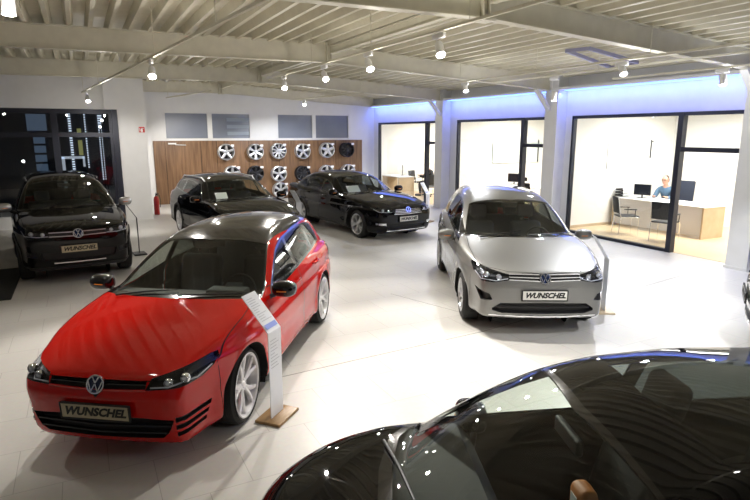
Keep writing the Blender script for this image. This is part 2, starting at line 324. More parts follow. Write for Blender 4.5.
# night outside
sbox('ground_outside', mat('asphalt', (.02, .022, .028), .5, bump=(40, .3)), -30, 1.5, LY+.26, 60, -.3, -.10)
# ------------------------------------------------------------------ vehicles: a smooth body surface, cut into its panels
def pchip(pts):
    x = np.array([p[0] for p in pts], float); y = np.array([p[1] for p in pts], float); h = np.diff(x); dl = np.diff(y)/h; m = np.zeros(len(x))
    for i in range(1, len(x)-1):
        if dl[i-1]*dl[i] > 0: w1 = 2*h[i]+h[i-1]; w2 = h[i]+2*h[i-1]; m[i] = (w1+w2)/(w1/dl[i-1]+w2/dl[i])
    m[0] = dl[0]; m[-1] = dl[-1]
    def f(q):
        q = np.asarray(q, float); i = np.clip(np.searchsorted(x, q)-1, 0, len(h)-1); t = (q-x[i])/h[i]; lo = t < 0; hi = t > 1; tt = np.clip(t, 0, 1)
        v = (1+2*tt)*(1-tt)**2*y[i]+tt*(1-tt)**2*h[i]*m[i]+tt*tt*(3-2*tt)*y[i+1]+tt*tt*(tt-1)*h[i]*m[i+1]
        return np.where(lo, y[0]+m[0]*(q-x[0]), np.where(hi, y[-1]+m[-1]*(q-x[-1]), v))
    return f
def smax(a, b, k): h = np.maximum(k-np.abs(a-b), 0)/k; return np.maximum(a, b)+h*h*k*.25
def smin(a, b, k): return -smax(-a, -b, k)
class Shape:
    def __init__(s, sp):
        s.sp = sp; s.top = pchip(sp['top']); s.roof = pchip(sp['roof']); s.front = pchip(sp['front']); s.rear = pchip(sp['rear']); s.sec = pchip(sp['sec'])
        s.taper = pchip(sp['taper']); s.gy = pchip(sp['gy']); s.bot = pchip(sp['bottom']); s.bow = pchip([(sp['xF'], .16), (.7, .13), (1.6, .05), (2.2, 0), (sp['xR']-.9, -.05), (sp['xR'], -.16)])
    def f(s, x, y, z):
        sp = s.sp; W = sp['W']; ay = np.abs(y); yn = ay/W
        tw = W*s.taper(x)+s.sec(z)
        for wx in (0, sp['WB']):
            r = np.sqrt((x-wx)**2+(z-.32)**2); tw = tw+sp.get('flare', .014)*np.exp(-((r-sp['arch']-.02)/.06)**2)
        L = (z-(s.top(x+.05*yn**2)-sp.get('crown', .045)*yn**2-sp.get('crown4', .03)*yn**6))*.95
        L = smax(L, ay-tw, sp.get('shoulder', .07))
        fb = .05*yn**2+.08*yn**4+sp.get('corner', .22)*yn**9; db = (.10*yn+.32*yn**3+sp.get('corner', .22)*9*yn**8)/W
        L = smax(L, (s.front(z)+fb-x)/np.sqrt(1+db*db), sp.get('nose_r', .06))
        rb = .05*yn**2+.22*yn**8; dr = (.1*yn+1.76*yn**7)/W
        L = smax(L, (x-s.rear(z)+rb)/np.sqrt(1+dr*dr), .06)
        L = smax(L, s.bot(x)-z, .05)
        xs = x-s.bow(x)*ay**2*1.6; e = .01; sl = (s.roof(xs+e)-s.roof(xs-e))/(2*e)
        zc = np.maximum(z-sp['belt'], 0); gy = s.gy(x)-sp['tumble']*zc-sp.get('tc', .25)*zc*zc
        G = smax((z-(s.roof(xs)-.07*ay**2/.36))/np.sqrt(1+sl*sl), (ay-gy)/math.sqrt(1+sp['tumble']**2), sp.get('rail_r', .07))
        G = np.maximum(G, .55-z)
        return smin(L, G, .02)
    def grad(s, P, e=2e-3):
        x, y, z = P; g = np.stack([s.f(x+e, y, z)-s.f(x-e, y, z), s.f(x, y+e, z)-s.f(x, y-e, z), s.f(x, y, z+e)-s.f(x, y, z-e)]); return g/np.maximum(np.linalg.norm(g, axis=0), 1e-9)
    def grid(s, nf, nm, nr, nphi):
        sp = s.sp; A = .25; B = sp['xR']-.95; zc = sp.get('axis', .62); O = []; D = []
        th = [PI/2*((i+.15)/nf) for i in range(nf)]
        ph = np.linspace(0, PI, nphi+1)
        for t in th: O.append((A, 0)); D.append((-math.cos(t), math.sin(t)))
        for i in range(nm+1): O.append((A+(B-A)*i/nm, 0)); D.append((0, 1))
        for t in reversed(th): O.append((B, 0)); D.append((math.cos(t), math.sin(t)))
        O = np.array(O); D = np.array(D); n = len(O)
        ox = np.repeat(O[:, 0][:, None], nphi+1, 1); dx = np.repeat(D[:, 0][:, None], nphi+1, 1); dy = D[:, 1][:, None]*np.sin(ph)[None]; dz = -D[:, 1][:, None]*np.cos(ph)[None]
        lo = np.zeros_like(ox); hi = np.full_like(ox, 2.2)
        for _ in range(26):
            t = (lo+hi)/2; inside = s.f(ox+dx*t, dy*t, zc+dz*t) < 0; lo = np.where(inside, t, lo); hi = np.where(inside, hi, t)
        t = (lo+hi)/2; P = np.stack([ox+dx*t, dy*t, zc+dz*t]); P[1][:, 0] = 0; P[1][:, -1] = 0; N = s.grad(P); N[1][:, 0] = 0; N[1][:, -1] = 0
        V = np.concatenate([P, N]).transpose(1, 2, 0)     # (n, nphi+1, 6)
        F = []
        for i in range(n-1):
            a = V[i]; b = V[i+1]
            for j in range(nphi): F.append([tuple(a[j]), tuple(a[j+1]), tuple(b[j+1]), tuple(b[j])])
        F.append([tuple(V[0][j]) for j in reversed(range(nphi+1))]); F.append([tuple(V[-1][j]) for j in range(nphi+1)])
        return F
    def fx(s, y, z, d=0.0):      # front surface x at (y, z)
        lo, hi = s.sp['xF']-.3, .6
        for _ in range(30):
            m = (lo+hi)/2
            if s.f(np.float64(m), np.float64(y), np.float64(z)) < 0: hi = m
            else: lo = m
        return lo-d
    def rx(s, y, z, d=0.0):
        lo, hi = s.sp['xR']-1.2, s.sp['xR']+.3
        for _ in range(30):
            m = (lo+hi)/2
            if s.f(np.float64(m), np.float64(y), np.float64(z)) < 0: lo = m
            else: hi = m
        return hi+d
    def sy(s, x, z, d=0.0):
        lo, hi = 0.0, 1.3
        for _ in range(30):
            m = (lo+hi)/2
            if s.f(np.float64(x), np.float64(m), np.float64(z)) < 0: lo = m
            else: hi = m
        return hi+d
    def tz(s, x, y, d=0.0):
        lo, hi = .6, 2.0
        for _ in range(30):
            m = (lo+hi)/2
            if s.f(np.float64(x), np.float64(y), np.float64(m)) < 0: lo = m
            else: hi = m
        return hi+d
SIDE = lambda p: (p[0], p[2])
FRONT = lambda p: (p[1], p[2])
TOP = lambda p: (p[0], p[1])
def _clip(poly, proj, a, b):     # keep left of a->b ; returns inside, outside
    ex, ey = b[0]-a[0], b[1]-a[1]; ds = []
    for p in poly: u = proj(p); ds.append(ex*(u[1]-a[1])-ey*(u[0]-a[0]))
    if min(ds) >= -1e-9: return poly, None
    if max(ds) <= 1e-9: return None, poly
    I, Oo = [], []; n = len(poly)
    for i in range(n):
        p, q, d, e = poly[i], poly[(i+1) % n], ds[i], ds[(i+1) % n]
        if d >= 0: I.append(p)
        if d <= 0: Oo.append(p)
        if d*e < 0:
            t = d/(d-e); r = tuple(p[k]+(q[k]-p[k])*t for k in range(6)); I.append(r); Oo.append(r)
    return (I if len(I) > 2 else None), (Oo if len(Oo) > 2 else None)
class Panels:
    def __init__(s, faces): s.p = {'body': faces}; s.rec = {}
    def cut(s, src, dst, poly, proj, cond=None):
        A = sum(poly[i][0]*poly[(i+1) % len(poly)][1]-poly[(i+1) % len(poly)][0]*poly[i][1] for i in range(len(poly)))
        if A < 0: poly = poly[::-1]
        u0 = min(q[0] for q in poly); u1 = max(q[0] for q in poly); v0 = min(q[1] for q in poly); v1 = max(q[1] for q in poly)
        for sname in (src if isinstance(src, (list, tuple)) else [src]):
            keep = []; out = s.p.setdefault(dst, []) if dst else []
            for f in s.p.get(sname, []):
                if cond is not None and not cond(f[0]): keep.append(f); continue
                us = [proj(p) for p in f]
                if max(u[0] for u in us) < u0 or min(u[0] for u in us) > u1 or max(u[1] for u in us) < v0 or min(u[1] for u in us) > v1: keep.append(f); continue
                cur = f; rest = []
                for i in range(len(poly)):
                    cur, o = _clip(cur, proj, poly[i], poly[(i+1) % len(poly)])
                    if o is not None: rest.append(o)
                    if cur is None: break
                if cur is None: keep.append(f)
                else: keep += rest; out.append(cur)
            s.p[sname] = keep
        return s
    def seam(s, srcs, pts, proj, w=.006, cond=None, dst='gap'):
        srcs = [k for k in srcs if k in s.p]
        for a, b in zip(pts, pts[1:]):
            d = math.hypot(b[0]-a[0], b[1]-a[1]); nx, ny = -(b[1]-a[1])/d*w/2, (b[0]-a[0])/d*w/2; ex, ey = (b[0]-a[0])/d*w/2, (b[1]-a[1])/d*w/2
            s.cut(srcs, dst, [(a[0]-ex+nx, a[1]-ey+ny), (a[0]-ex-nx, a[1]-ey-ny), (b[0]+ex-nx, b[1]+ey-ny), (b[0]+ex+nx, b[1]+ey+ny)], proj, cond)
def panel_object(name, faces, material, parent, side='both', offset=0.0, wall=False, direction=None):
    """side: both (mirror into one mesh) / 1 / -1 ; offset pushes the panel along its normal (or a direction); wall adds the edge between."""
    if not faces: return None
    idx = {}; V = []; Fs = []; NL = []
    def vid(p):
        k = (round(p[0], 4), round(p[1], 4), round(p[2], 4)); i = idx.get(k)
        if i is None: i = idx[k] = len(V); V.append(p[:3])
        return i
    sides = (1, -1) if side == 'both' else (side,)
    for sg in sides:
        edges = {}
        for f in faces:
            pts = []; q0 = []
            for p in f:
                n = p[3:6]; d = direction or n
                q = (p[0]+d[0]*offset, (p[1]+d[1]*offset), p[2]+d[2]*offset); pts.append(((q[0], q[1]*sg, q[2]), (n[0], n[1]*sg, n[2]), (p[0], p[1]*sg, p[2])))
            ids = [vid(a[0]) for a in pts]; F = []; Nn = []
            for k in range(len(ids)):
                if ids[k] != ids[k-1] and ids[k] not in F: F.append(ids[k]); Nn.append(pts[k][1]); q0.append(pts[k])
            if len(F) < 3: continue
            if sg < 0: F.reverse(); Nn.reverse()
            Fs.append(tuple(F)); NL += Nn
            if wall:
                kk = [tuple(round(c, 4) for c in a[0]) for a in q0]
                for k in range(len(kk)):
                    a, b = kk[k], kk[(k+1) % len(kk)]; e = (a, b) if a < b else (b, a)
                    if e in edges: edges[e] = None
                    else: edges[e] = (q0[k], q0[(k+1) % len(kk)])
        if wall:
            for e, v in edges.items():
                if v is None: continue
                (a, na, oa), (b, nb, ob) = v
                if abs(a[1]) < 1e-5 and abs(b[1]) < 1e-5: continue
                A, B, Cc, Dd = Vector(a), Vector(b), Vector(ob), Vector(oa); n = (B-A).cross(Cc-A)
                if n.x > 0: pass
                if n.length < 1e-10: continue
                n.normalize(); i0 = len(V); V += [tuple(A), tuple(B), tuple(Cc), tuple(Dd)]; Fs.append((i0, i0+1, i0+2, i0+3)); NL += [tuple(n)]*4
    return link_mesh(name, V, Fs, material, parent, normals=NL)
# ---- wheels
def rim_mesh(style, R=.24, w=.19):
    """wheel disc facing +y, centre at origin; returns MB of spokes, barrel"""
    n, split, w0, w1, dish, tw = style['n'], style.get('split', 0), style.get('w0', .05), style.get('w1', .03), style.get('dish', .03), style.get('twist', 0)
    a = MB(); a.lathe([(R, -w), (R+.012, -w), (R-.008, -w+.02), (R-.03, -w*.5), (R-.016, -.02), (R+.010, -.006), (R+.012, .004), (R, .008), (R-.012, .0), (R-.022, -.03), (R-.04, -w*.5), (R-.02, -w+.01)], 48, closed=True)
    hub = .062; a.lathe([(0.0001, -dish+.012), (.026, -dish+.012), (.030, -dish+.006), (hub-.008, -dish+.004), (hub, -dish-.01), (hub, -dish-.05), (0.0001, -dish-.05)], 24)
    sp = []
    for k in range(n):
        t = 2*PI*k/n+PI/2
        if split: sp += [(t-split*.18, t-split), (t+split*.18, t+split)]
        else: sp.append((t, t+tw))
    for t0, t1 in sp:
        c0 = Vector((math.cos(t0), 0, math.sin(t0))); c1 = Vector((math.cos(t1), 0, math.sin(t1))); m_ = Vector(c0+c1).normalized()
        p0 = c0*(hub-.012); p1 = c1*(R-.012); mid = m_*((hub+R)/2)
        vs = []
        for p, ww, y0, d in ((p0, w0, -dish+.004, .03), (mid, (w0+w1)/2*style.get('mid', 1), -dish*.55+.004, .028), (p1, w1*style.get('flare', 1), -.006, .03)):
            dd = (p1-p0).normalized(); nn = Vector((-dd.z, 0, dd.x))
            for (u, v) in ((-.5, -d), (-.5, -.006), (-.28, 0), (.28, 0), (.5, -.006), (.5, -d)): q = p+nn*u*ww; vs.append((q.x, y0+v, q.z))
        fs = []
        for i in range(2):
            for k2 in range(6): fs.append((i*6+k2, i*6+(k2+1) % 6, (i+1)*6+(k2+1) % 6, (i+1)*6+k2))
        a.add(vs, fs)
    for k in range(5):
        t = 2*PI*(k+.5)/5; a.lathe([(0.0001, -dish+.010), (.007, -dish+.010), (.007, -dish-.01)], 6, Matrix.Translation((math.cos(t)*.045, 0, math.sin(t)*.045)))
    return a
def wheel_tree(parent, style, Rt, Rr, rim_mat, calliper=None, w=.215):
    t = MB(); t.lathe([(Rr+.004, -w), (Rr+.02, -w-.006), (Rt-.03, -w), (Rt-.004, -w+.02), (Rt, -w+.05), (Rt, -.05), (Rt-.004, -.02), (Rt-.03, -.0), (Rr+.03, .010), (Rr+.006, .004), (Rr-.004, -.01), (Rr-.004, -w+.01)], 56, closed=True)
    for k in (-.07, -.105, -.14): t.lathe([(Rt-.003, k-.004), (Rt+.0015, k-.003), (Rt+.0015, k+.003), (Rt-.003, k+.004)], 56)
    wh = t.build('wheel', M['rubber'], parent, 35)
    rim_mesh(style, Rr, w-.02).build('rim', rim_mat, wh, 35)
    d = MB(); d.lathe([(.04, -.10), (.155, -.10), (.155, -.125), (.04, -.125)], 36, closed=True); d.build('brake_disc', M['steel'], wh, 35)
    if calliper: c = MB(); c.rbox(.07, .165, -.14, -.07, -.07, .07, .015); c.build('brake_calliper', calliper, wh, 35)
    return wh
def emblem(parent, x, z, r, tilt=0.0, blue=True, name='badge'):
    """round emblem: ring with two stacked letter shapes, facing -x"""
    mx = Matrix.Translation((x, 0, z)) @ Matrix.Rotation(tilt, 4, 'Y')
    b = MB(); b.lathe([(.0001, 0), (r*.93, 0), (r*.93, .008), (.0001, .008)], 32, mx @ Matrix.Rotation(-PI/2, 4, 'Z'))
    root = b.build(name, M['badge_blue'] if blue else M['gloss'], parent, 35)
    a = MB(); a.lathe([(r*.84, .006), (r, .006), (r, -.004), (r*.93, -.010), (r*.84, -.004)], 36, mx @ Matrix.Rotation(PI/2, 4, 'Z'), closed=True)
    def stroke(p, q, w_=.13):
        p = Vector((0, p[0]*r, p[1]*r)); q = Vector((0, q[0]*r, q[1]*r)); d = (q-p).normalized(); n = Vector((0, -d.z, d.y))*w_*r/2
        vs = [v+Vector((dx, 0, 0)) for dx in (-.010, .0) for v in (p-n, p+n, q+n, q-n)]
        a.add(vs, [(0, 1, 2, 3), (7, 6, 5, 4), (0, 4, 5, 1), (1, 5, 6, 2), (2, 6, 7, 3), (3, 7, 4, 0)], mx)
    stroke((-.36, .80), (0, .12)); stroke((.36, .80), (0, .12))
    for s in (-1, 1): stroke((s*.80, .34), (s*.38, -.74)); stroke((s*.38, -.74), (s*.03, .02))
    a.build('emblem', M['chrome'], root, 35); return root
def licence_plate(parent, x, z, tilt, m_plate, text='WUNSCHEL', size=.087):
    root = MB(); mx = Matrix.Translation((x, 0, z)) @ Matrix.Rotation(tilt, 4, 'Y'); root.rbox(-.006, .006, -.26, .26, -.056, .056, .005, mx, 2); o = root.build('licence_plate', m_plate, parent, 35)
    fr = MB()
    for (y0, y1, z0, z1) in ((-.268, .268, -.066, -.054), (-.268, .268, .054, .062), (-.268, -.258, -.06, .06), (.258, .268, -.06, .06)): fr.box(-.009, .012, y0, y1, z0, z1, mx)
    fr.build('plate_frame', M['plastic'], o)
    key = (text, size)
    if key not in _text_cache:
        me = text_mesh(text, size, .35, .0035); me.materials.append(M['ink']); _text_cache[key] = me
    t = bpy.data.objects.new('lettering', _text_cache[key]); col.objects.link(t); t.parent = o
    t.matrix_local = mx @ Matrix.Translation((-.0085, 0, 0)) @ Matrix(((0, 0, -1, 0), (-1, 0, 0, 0), (0, 1, 0, 0), (0, 0, 0, 1)))
    return o
def side_limit(S, x):       # height at which the side of the cabin turns into roof or pillar
    z = np.linspace(1.75, .9, 120); lo = np.zeros_like(z); hi = np.full_like(z, 1.2); X = np.full_like(z, x)
    for _ in range(22):
        m = (lo+hi)/2; i = S.f(X, m, z) < 0; lo = np.where(i, m, lo); hi = np.where(i, hi, m)
    g = S.grad(np.stack([X, hi, z])); ok = (hi > .2) & (g[1] > .80)
    return float(z[np.argmax(ok)]) if ok.any() else 1.0
def top_limit(S, x):        # distance from the centre line at which the top turns into the side
    y = np.linspace(.9, .3, 120); lo = np.full_like(y, .6); hi = np.full_like(y, 2.0); X = np.full_like(y, x)
    for _ in range(22):
        m = (lo+hi)/2; i = S.f(X, y, m) < 0; lo = np.where(i, m, lo); hi = np.where(i, hi, m)
    g = S.grad(np.stack([X, y, hi])); ok = (hi > .75) & (np.abs(g[1]) < .52)
    return float(y[np.argmax(ok)]) if ok.any() else .6
def dense(poly, n=5):
    out = []
    for a, b in zip(poly, poly[1:]+poly[:1]): out += [(a[0]+(b[0]-a[0])*k/n, a[1]+(b[1]-a[1])*k/n) for k in range(n)]
    return out
def hull(pts):
    pts = sorted(set((round(a, 5), round(b, 5)) for a, b in pts))
    def half(ps):
        h = []
        for p in ps:
            while len(h) > 1 and (h[-1][0]-h[-2][0])*(p[1]-h[-2][1])-(h[-1][1]-h[-2][1])*(p[0]-h[-2][0]) <= 0: h.pop()
            h.append(p)
        return h
    a, b = half(pts), half(pts[::-1]); return a[:-1]+b[:-1]
def build_car(sp, name, label, loc, rz, group=None):
    S = Shape(sp); sp = dict(sp); lim = {}
    def sl(x, k=3): 
        q = round(x, 2)
        if q not in lim: lim[q] = side_limit(S, q)
        return lim[q]
    sp['dlo'] = hull([(x, min(z, sl(x)-.012)) for x, z in dense(sp['dlo'])]); sp['windows'] = [hull([(x, min(z, sl(x)-.034)) for x, z in dense(w_)]) for w_ in sp['windows']]
    sp['ws_trim'] = hull([(x, min(y, top_limit(S, x)+.004) if y > 0 else 0) for x, y in dense(sp['ws_trim'])]); sp['ws'] = hull([(x, min(y, top_limit(S, x)-.010) if y > 0 else 0) for x, y in dense(sp['ws'])])
    res = sp.get('res', (26, 60, 18, 72)); P = Panels(S.grid(*res)); W = sp['W']; WB = sp['WB']; xF = sp['xF']; xR = sp['xR']
    root = thing(name, label, 'car', loc, rz, group)
    za = sp['tyre']-.008
    # wheel arches
    for wx in (0, WB):
        P.cut('body', None, [(wx+sp['arch']*math.cos(2*PI*k/40), za+sp['arch']*math.sin(2*PI*k/40)) for k in range(40)], SIDE, lambda p: p[1] > .5)
    isfront = None; P.cut('body', 'nose', [(-2, 0), (xF+.44, 0), (xF+.62, 2), (-2, 2)], SIDE)
    low = lambda p: p[2] < sp['belt']+.03 and p[1] > .5
    # glass areas (screen first, then the side glass)
    wsf = lambda p: p[5] > .1 and p[2] > .7
    P.cut('body', 'screen_trim', sp['ws_trim'], TOP, wsf); P.cut('screen_trim', 'screen', sp['ws'], TOP, wsf)
    glassy = lambda p: p[1] > .30 and p[4] > .0
    dlo = sp['dlo']; P.cut('body', 'trim', dlo, SIDE, glassy)
    for i, w_ in enumerate(sp['windows']): P.cut('trim', 'sidewin%d' % i, w_, SIDE, glassy)
    if 'rw' in sp: P.cut('body', 'rearwin', sp['rw'], FRONT, lambda p: p[0] > xR-1.3 and p[2] > sp['belt'] and p[3] > .2)
    if 'tail' in sp:
        for t_ in sp['tail']: P.cut('body', 'tail', t_, SIDE, lambda p: p[0] > xR-.6 and p[1] > .3)
    # front end
    fsc = sp.get('fs', .90)
    for reg, poly in sp['fascia']: P.cut('nose', reg, [(a*fsc, b_) for a, b_ in poly], FRONT)
    P.p['body'] += P.p.pop('nose')
    # bonnet and roof
    paint = ['body']
    if 'roof_panel' in sp: P.cut('body', 'roof', sp['roof_panel'], TOP, lambda p: p[2] > sp['belt']+.2 and p[5] > .5)
    up = lambda p: p[5] > .12 and p[2] > .55
    P.seam(['body'], sp['bonnet_edge'], TOP, .007, up, 'bgap'); P.cut('body', 'bonnet', sp['bonnet'], TOP, up)
    for d in sp['doors']: P.seam(['body'], d+[d[0]], SIDE, .007, low)
    P.p['bonnet_gap'] = P.p.pop('bgap', [])
    for i, d in enumerate(sp['doors']): P.cut('body', 'door%d' % i, d, SIDE, low)
    P.seam(['body'], sp['bumper_seam'], SIDE, .006, lambda p: p[1] > .5, 'ngap')
    sill = lambda p: p[1] > .3
    P.cut('body', 'sill', [(sp['arch']+.0, .0), (WB-sp['arch'], .0), (WB-sp['arch'], sp.get('sill', .24)), (sp['arch'], sp.get('sill', .24))], SIDE, sill)
    if sp.get('clad'):
        for wx in (0, WB): P.cut('body', 'clad', [(wx+(sp['arch']+.055)*math.cos(2*PI*k/32), za+(sp['arch']+.055)*math.sin(2*PI*k/32)) for k in range(32)], SIDE, lambda p: p[1] > .5)
        P.cut('body', 'clad', [(xF-.2, .0), (xR+.2, .0), (xR+.2, .32), (xF-.2, .32)], SIDE)
    pm = sp['paint']; liner = []
    body = panel_object('body_shell', P.p['body'], pm, root)
    for k in ('body', 'bonnet', 'trim', 'screen_trim', 'door0', 'door1', 'door2') + (() if sp.get('glass_roof') else ('roof',)): liner += [f for f in P.p.get(k, []) if f[0][2] > .2 and f[0][0] > .35]
    panel_object('interior_lining', liner, M['liner'], root, offset=-.014)
    panel_object('bonnet', P.p['bonnet'], pm, root)
    if 'roof' in P.p: panel_object('roof', P.p['roof'], sp['roof_mat'], root)
    panel_object('bonnet_gap', P.p['bonnet_gap'], M['gap'], root, offset=-.004)
    for sd in (1, -1): panel_object('door_gap', P.p.get('gap', []), M['gap'], root, sd, offset=-.004); panel_object('bumper_gap', P.p.get('ngap', []), M['gap'], root, sd, offset=-.004)
    panel_object('window_trim', P.p['trim'], M['gloss'], root); panel_object('screen_surround', P.p['screen_trim'], M['gloss'], root)
    panel_object('windscreen', P.p['screen'], M['carglass'], root)
    panel_object('rear_window', P.p.get('rearwin', []), M['tint'], root)
    if 'clad' in P.p: panel_object('lower_cladding', P.p['clad'], M['plastic'], root, offset=.006)
    for sd in (1, -1):
        for i in range(len(sp['windows'])): panel_object('side_window', P.p['sidewin%d' % i], sp.get('winmat', [M['carglass']]*4)[i], root, sd)
        for i in range(len(sp['doors'])):
            d = panel_object('door', P.p['door%d' % i], pm, root, sd)
            hx, hz = sp['handles'][i]; hy = S.sy(hx, hz, 0); h = MB(); h.tube([(hx-.10, (hy-.005)*sd, hz), (hx-.08, (hy+.028)*sd, hz), (hx+.08, (hy+.028)*sd, hz+.004), (hx+.10, (hy-.005)*sd, hz+.004)], [.012, .016, .016, .012], 8)
            h.build('door_handle', sp.get('handle_mat', pm), d, 50)
        panel_object('side_skirt', P.p['sill'], sp.get('sill_mat', M['plastic']), root, sd, offset=.004)
        if 'tail' in P.p: panel_object('tail_lamp', P.p['tail'], M['lamp_red'], root, sd, offset=.002)
        hl = panel_object('headlight', P.p['lamp'], M['lamp_shell'], root, sd, offset=-.055, wall=True)
        for (ly, lz, lr) in sp['lenses']:
            ly *= fsc
            x = S.fx(ly, lz, -.035); b = MB(); b.lathe([(lr, -.03), (lr+.006, .0), (lr*.9, .012), (lr*.86, 0), (.0001, -.012)], 20, Matrix.Translation((x, ly*sd, lz)) @ Matrix.Rotation(PI/2, 4, 'Z')); b.build('reflector', M['chrome'], hl, 50)
            b = MB(); b.ball((x-.004, ly*sd, lz), lr*.55, seg=12, rings=8); b.build('bulb_lens', M['drl'], hl, 60)
        for pl in sp['drl']:
            b = MB(); b.tube([(S.fx(q[0]*fsc, q[1], -.018), q[0]*fsc*sd, q[1]) for q in pl], .006, 6); b.build('light_guide', M['drl'], hl, 60)
        panel_object('lens', P.p['lamp'], M['lens'], hl, sd, offset=.001)
        # wing mirror
        mx_, my_, mz_ = sp['mirror']; b = MB()
        b.ball((mx_+.02, my_*sd, mz_), .075, .115, .075, 20, 12, pw=.72); mir = b.build('wing_mirror', sp.get('mirror_mat', pm), root, 60)
        b = MB(); b.ball((mx_+.045, my_*sd, mz_-.006), .06, .112, .07, 20, 12, pw=.65); b.build('mirror_housing', M['plastic'], mir, 60)
        b = MB(); b.tube([(mx_+.03, (my_-.07)*sd, mz_-.055), (mx_+.0, (my_-.16)*sd, mz_-.085), (mx_-.03, (S.sy(mx_-.03, mz_-.10)-.02)*sd, mz_-.10)], [.02, .022, .03], 8); b.build('mirror_arm', M['plastic'], mir, 60)
        b = MB(); b.lathe([(.0001, .001), (.055, .001), (.062, -.004)], 20, Matrix.Translation((mx_+.103, my_*sd, mz_)) @ Matrix.Scale(1.45, 4, (0, 1, 0)) @ Matrix.Rotation(-PI/2, 4, 'Z')); b.build('mirror_glass', M['chrome'], mir, 60)
        b = MB(); b.tube([(mx_-.058, (my_-.05)*sd, mz_-.01), (mx_-.052, (my_+.03)*sd, mz_-.01), (mx_-.02, (my_+.095)*sd, mz_-.008)], .006, 6); b.build('indicator', M['amber'], mir, 60)
        # wheel wells
        for wx in (0, WB):
            b = MB(); n = 30; R = sp['arch']; vs = []; fs = []
            for k in range(n+1):
                t = -.35+(PI+.7)*k/n; x, z = wx+R*math.cos(t), za+R*math.sin(t); yo = .55
                try: yo = S.sy(x, max(z, .24), -.004)
                except Exception: pass
                yo = min(max(yo, .6), W+.03); vs += [(x, .48*sd, z), (x, yo*sd, z)]
                if k: fs.append((2*k-2, 2*k, 2*k+1, 2*k-1))
            b.add(vs, fs); b.add([(wx+R*math.cos(2*PI*k/24), 0.48*sd, za+R*math.sin(2*PI*k/24)) for k in range(24)], [tuple(range(24))]); b.build('wheel_arch_liner', M['liner'], root)
        # wheels
    st = sp['rim']; protos = None
    for wx, sd in ((0, -1), (0, 1), (WB, -1), (WB, 1)):
        if protos is None: wtree = protos = wheel_tree(root, st, sp['tyre'], sp['rimR'], st.get('mat', M['alloy']), sp.get('calliper'))
        else: wtree = copy_tree(protos, root)
        wy = S.sy(wx, sp['tyre']+sp['arch']+.03)-(.030 if wx == 0 else .012); wtree.location = (wx, sd*wy, sp['tyre']); steer = sp.get('steer', 0) if wx == 0 else 0
        wtree.rotation_euler = (0, sp.get('spin', .3)*(1+wx), (PI if sd < 0 else 0)+steer)
    # front details
    for reg, d, mt in sp['regions']:
        for sd in ((1, -1) if reg.startswith(('air_slot', 'fog')) else ('both',)): panel_object(reg.rstrip('0123456789'), P.p[reg], mt, root, sd, offset=-d, wall=d != 0)
    gr = None
    for bar in sp['bars']:   # name, z list or (y,z) pairs, height, depth, material, sides
        nm, pts, h, d, mt, both, off = bar; b = MB()
        for sd in ((1, -1) if both else (1,)): b.ribbon([(S.fx(abs(q[0])*fsc, q[1], off), q[0]*sd*fsc, q[1]) for q in pts], d, h)
        b.build(nm, mt, root, 50)
    ez = sp['badge'][0]; sl = S.fx(0, ez+.03)-S.fx(0, ez-.03); emblem(root, S.fx(0, ez, .012), ez, sp['badge'][1], math.atan2(sl, .06)*.6, sp['badge'][2])
    pz = sp['plate'][0]; licence_plate(root, min(S.fx(0, pz+.05), S.fx(0, pz-.05))-.022, pz, sp['plate'][1], sp['plate'][2])
    # wipers
    for (pts) in sp['wipers']:
        b = MB(); b.tube([(x, y, S.tz(x, y, .018)) for x, y in pts], [.010, .008, .006, .005][:len(pts)], 6); b.build('wiper', M['plastic'], root, 60)
    if 'rails' in sp:
        for sd in (1, -1):
            b = MB(); q = [(x, y, S.tz(x, y, .0)) for x, y in sp['rails']]; q2 = [q[0]]+[(a, b_, c+.045) for a, b_, c in q[1:-1]]+[q[-1]]
            b.tube([(a, b_*sd, c) for a, b_, c in q2], .019, 8); b.build('roof_rail', sp['rail_mat'], root, 60)
    # cabin
    cx = sp['cabin']; fl = .26; sm = sp.get('seat_mat', M['seat'])
    b = MB(); b.box(cx[0]-.35, cx[3]+.3, -.62, .62, fl-.04, fl); b.build('cabin_floor', M['liner'], root)
    dz = sp['belt']+sp.get('dash_dz', -.03); b = MB(); b.prism([(cx[0]-.30, dz-.06), (cx[0]-.05, dz+.015), (cx[0]+.20, dz+.01), (cx[0]+.27, dz-.06), (cx[0]+.22, dz-.25), (cx[0]+.18, fl), (cx[0]-.3, fl)], -.68, .68)
    b.rbox(cx[0]+.06, cx[0]+.26, -.56, -.18, dz-.02, dz+.055, .03); b.build('dashboard', M['dash'], root, 30)
    mxs = Matrix.Translation((cx[0]+.42, -.37, dz-.05)) @ Matrix.Rotation(math.radians(-64), 4, 'Y'); b = MB()
    b.lathe([(.170+.014*math.cos(2*PI*k/8), .014*math.sin(2*PI*k/8)) for k in range(8)], 32, mxs @ Matrix.Rotation(PI/2, 4, 'X'), closed=True)
    b.rbox(-.06, .05, -.07, .07, -.02, .02, .015, mxs); b.box(-.012, .012, -.17, .17, -.008, .006, mxs); b.box(-.17, .0, -.014, .014, -.008, .006, mxs)
    b.build('steering_wheel', M['plastic'], root, 40)
    def seat(x, y, mt, w=.5):
        b = MB(); b.rbox(x-.25, x+.27, y-w/2, y+w/2, fl+.08, fl+.27, .07); mx = Matrix.Translation((x+.26, y, fl+.22)) @ Matrix.Rotation(math.radians(16), 4, 'Y')
        b.rbox(-.08, .07, -w/2+.01, w/2-.01, -.03, .60, .065, mx); o = b.build('seat', mt, root, 50)
        b = MB(); b.rbox(-.05, .05, -.13, .13, .66, .86, .045, mx); b.cyl(mx @ Vector((0, -.06, .58)), mx @ Vector((0, -.06, .7)), .007); b.cyl(mx @ Vector((0, .06, .58)), mx @ Vector((0, .06, .7)), .007); b.build('headrest', mt, o, 50)
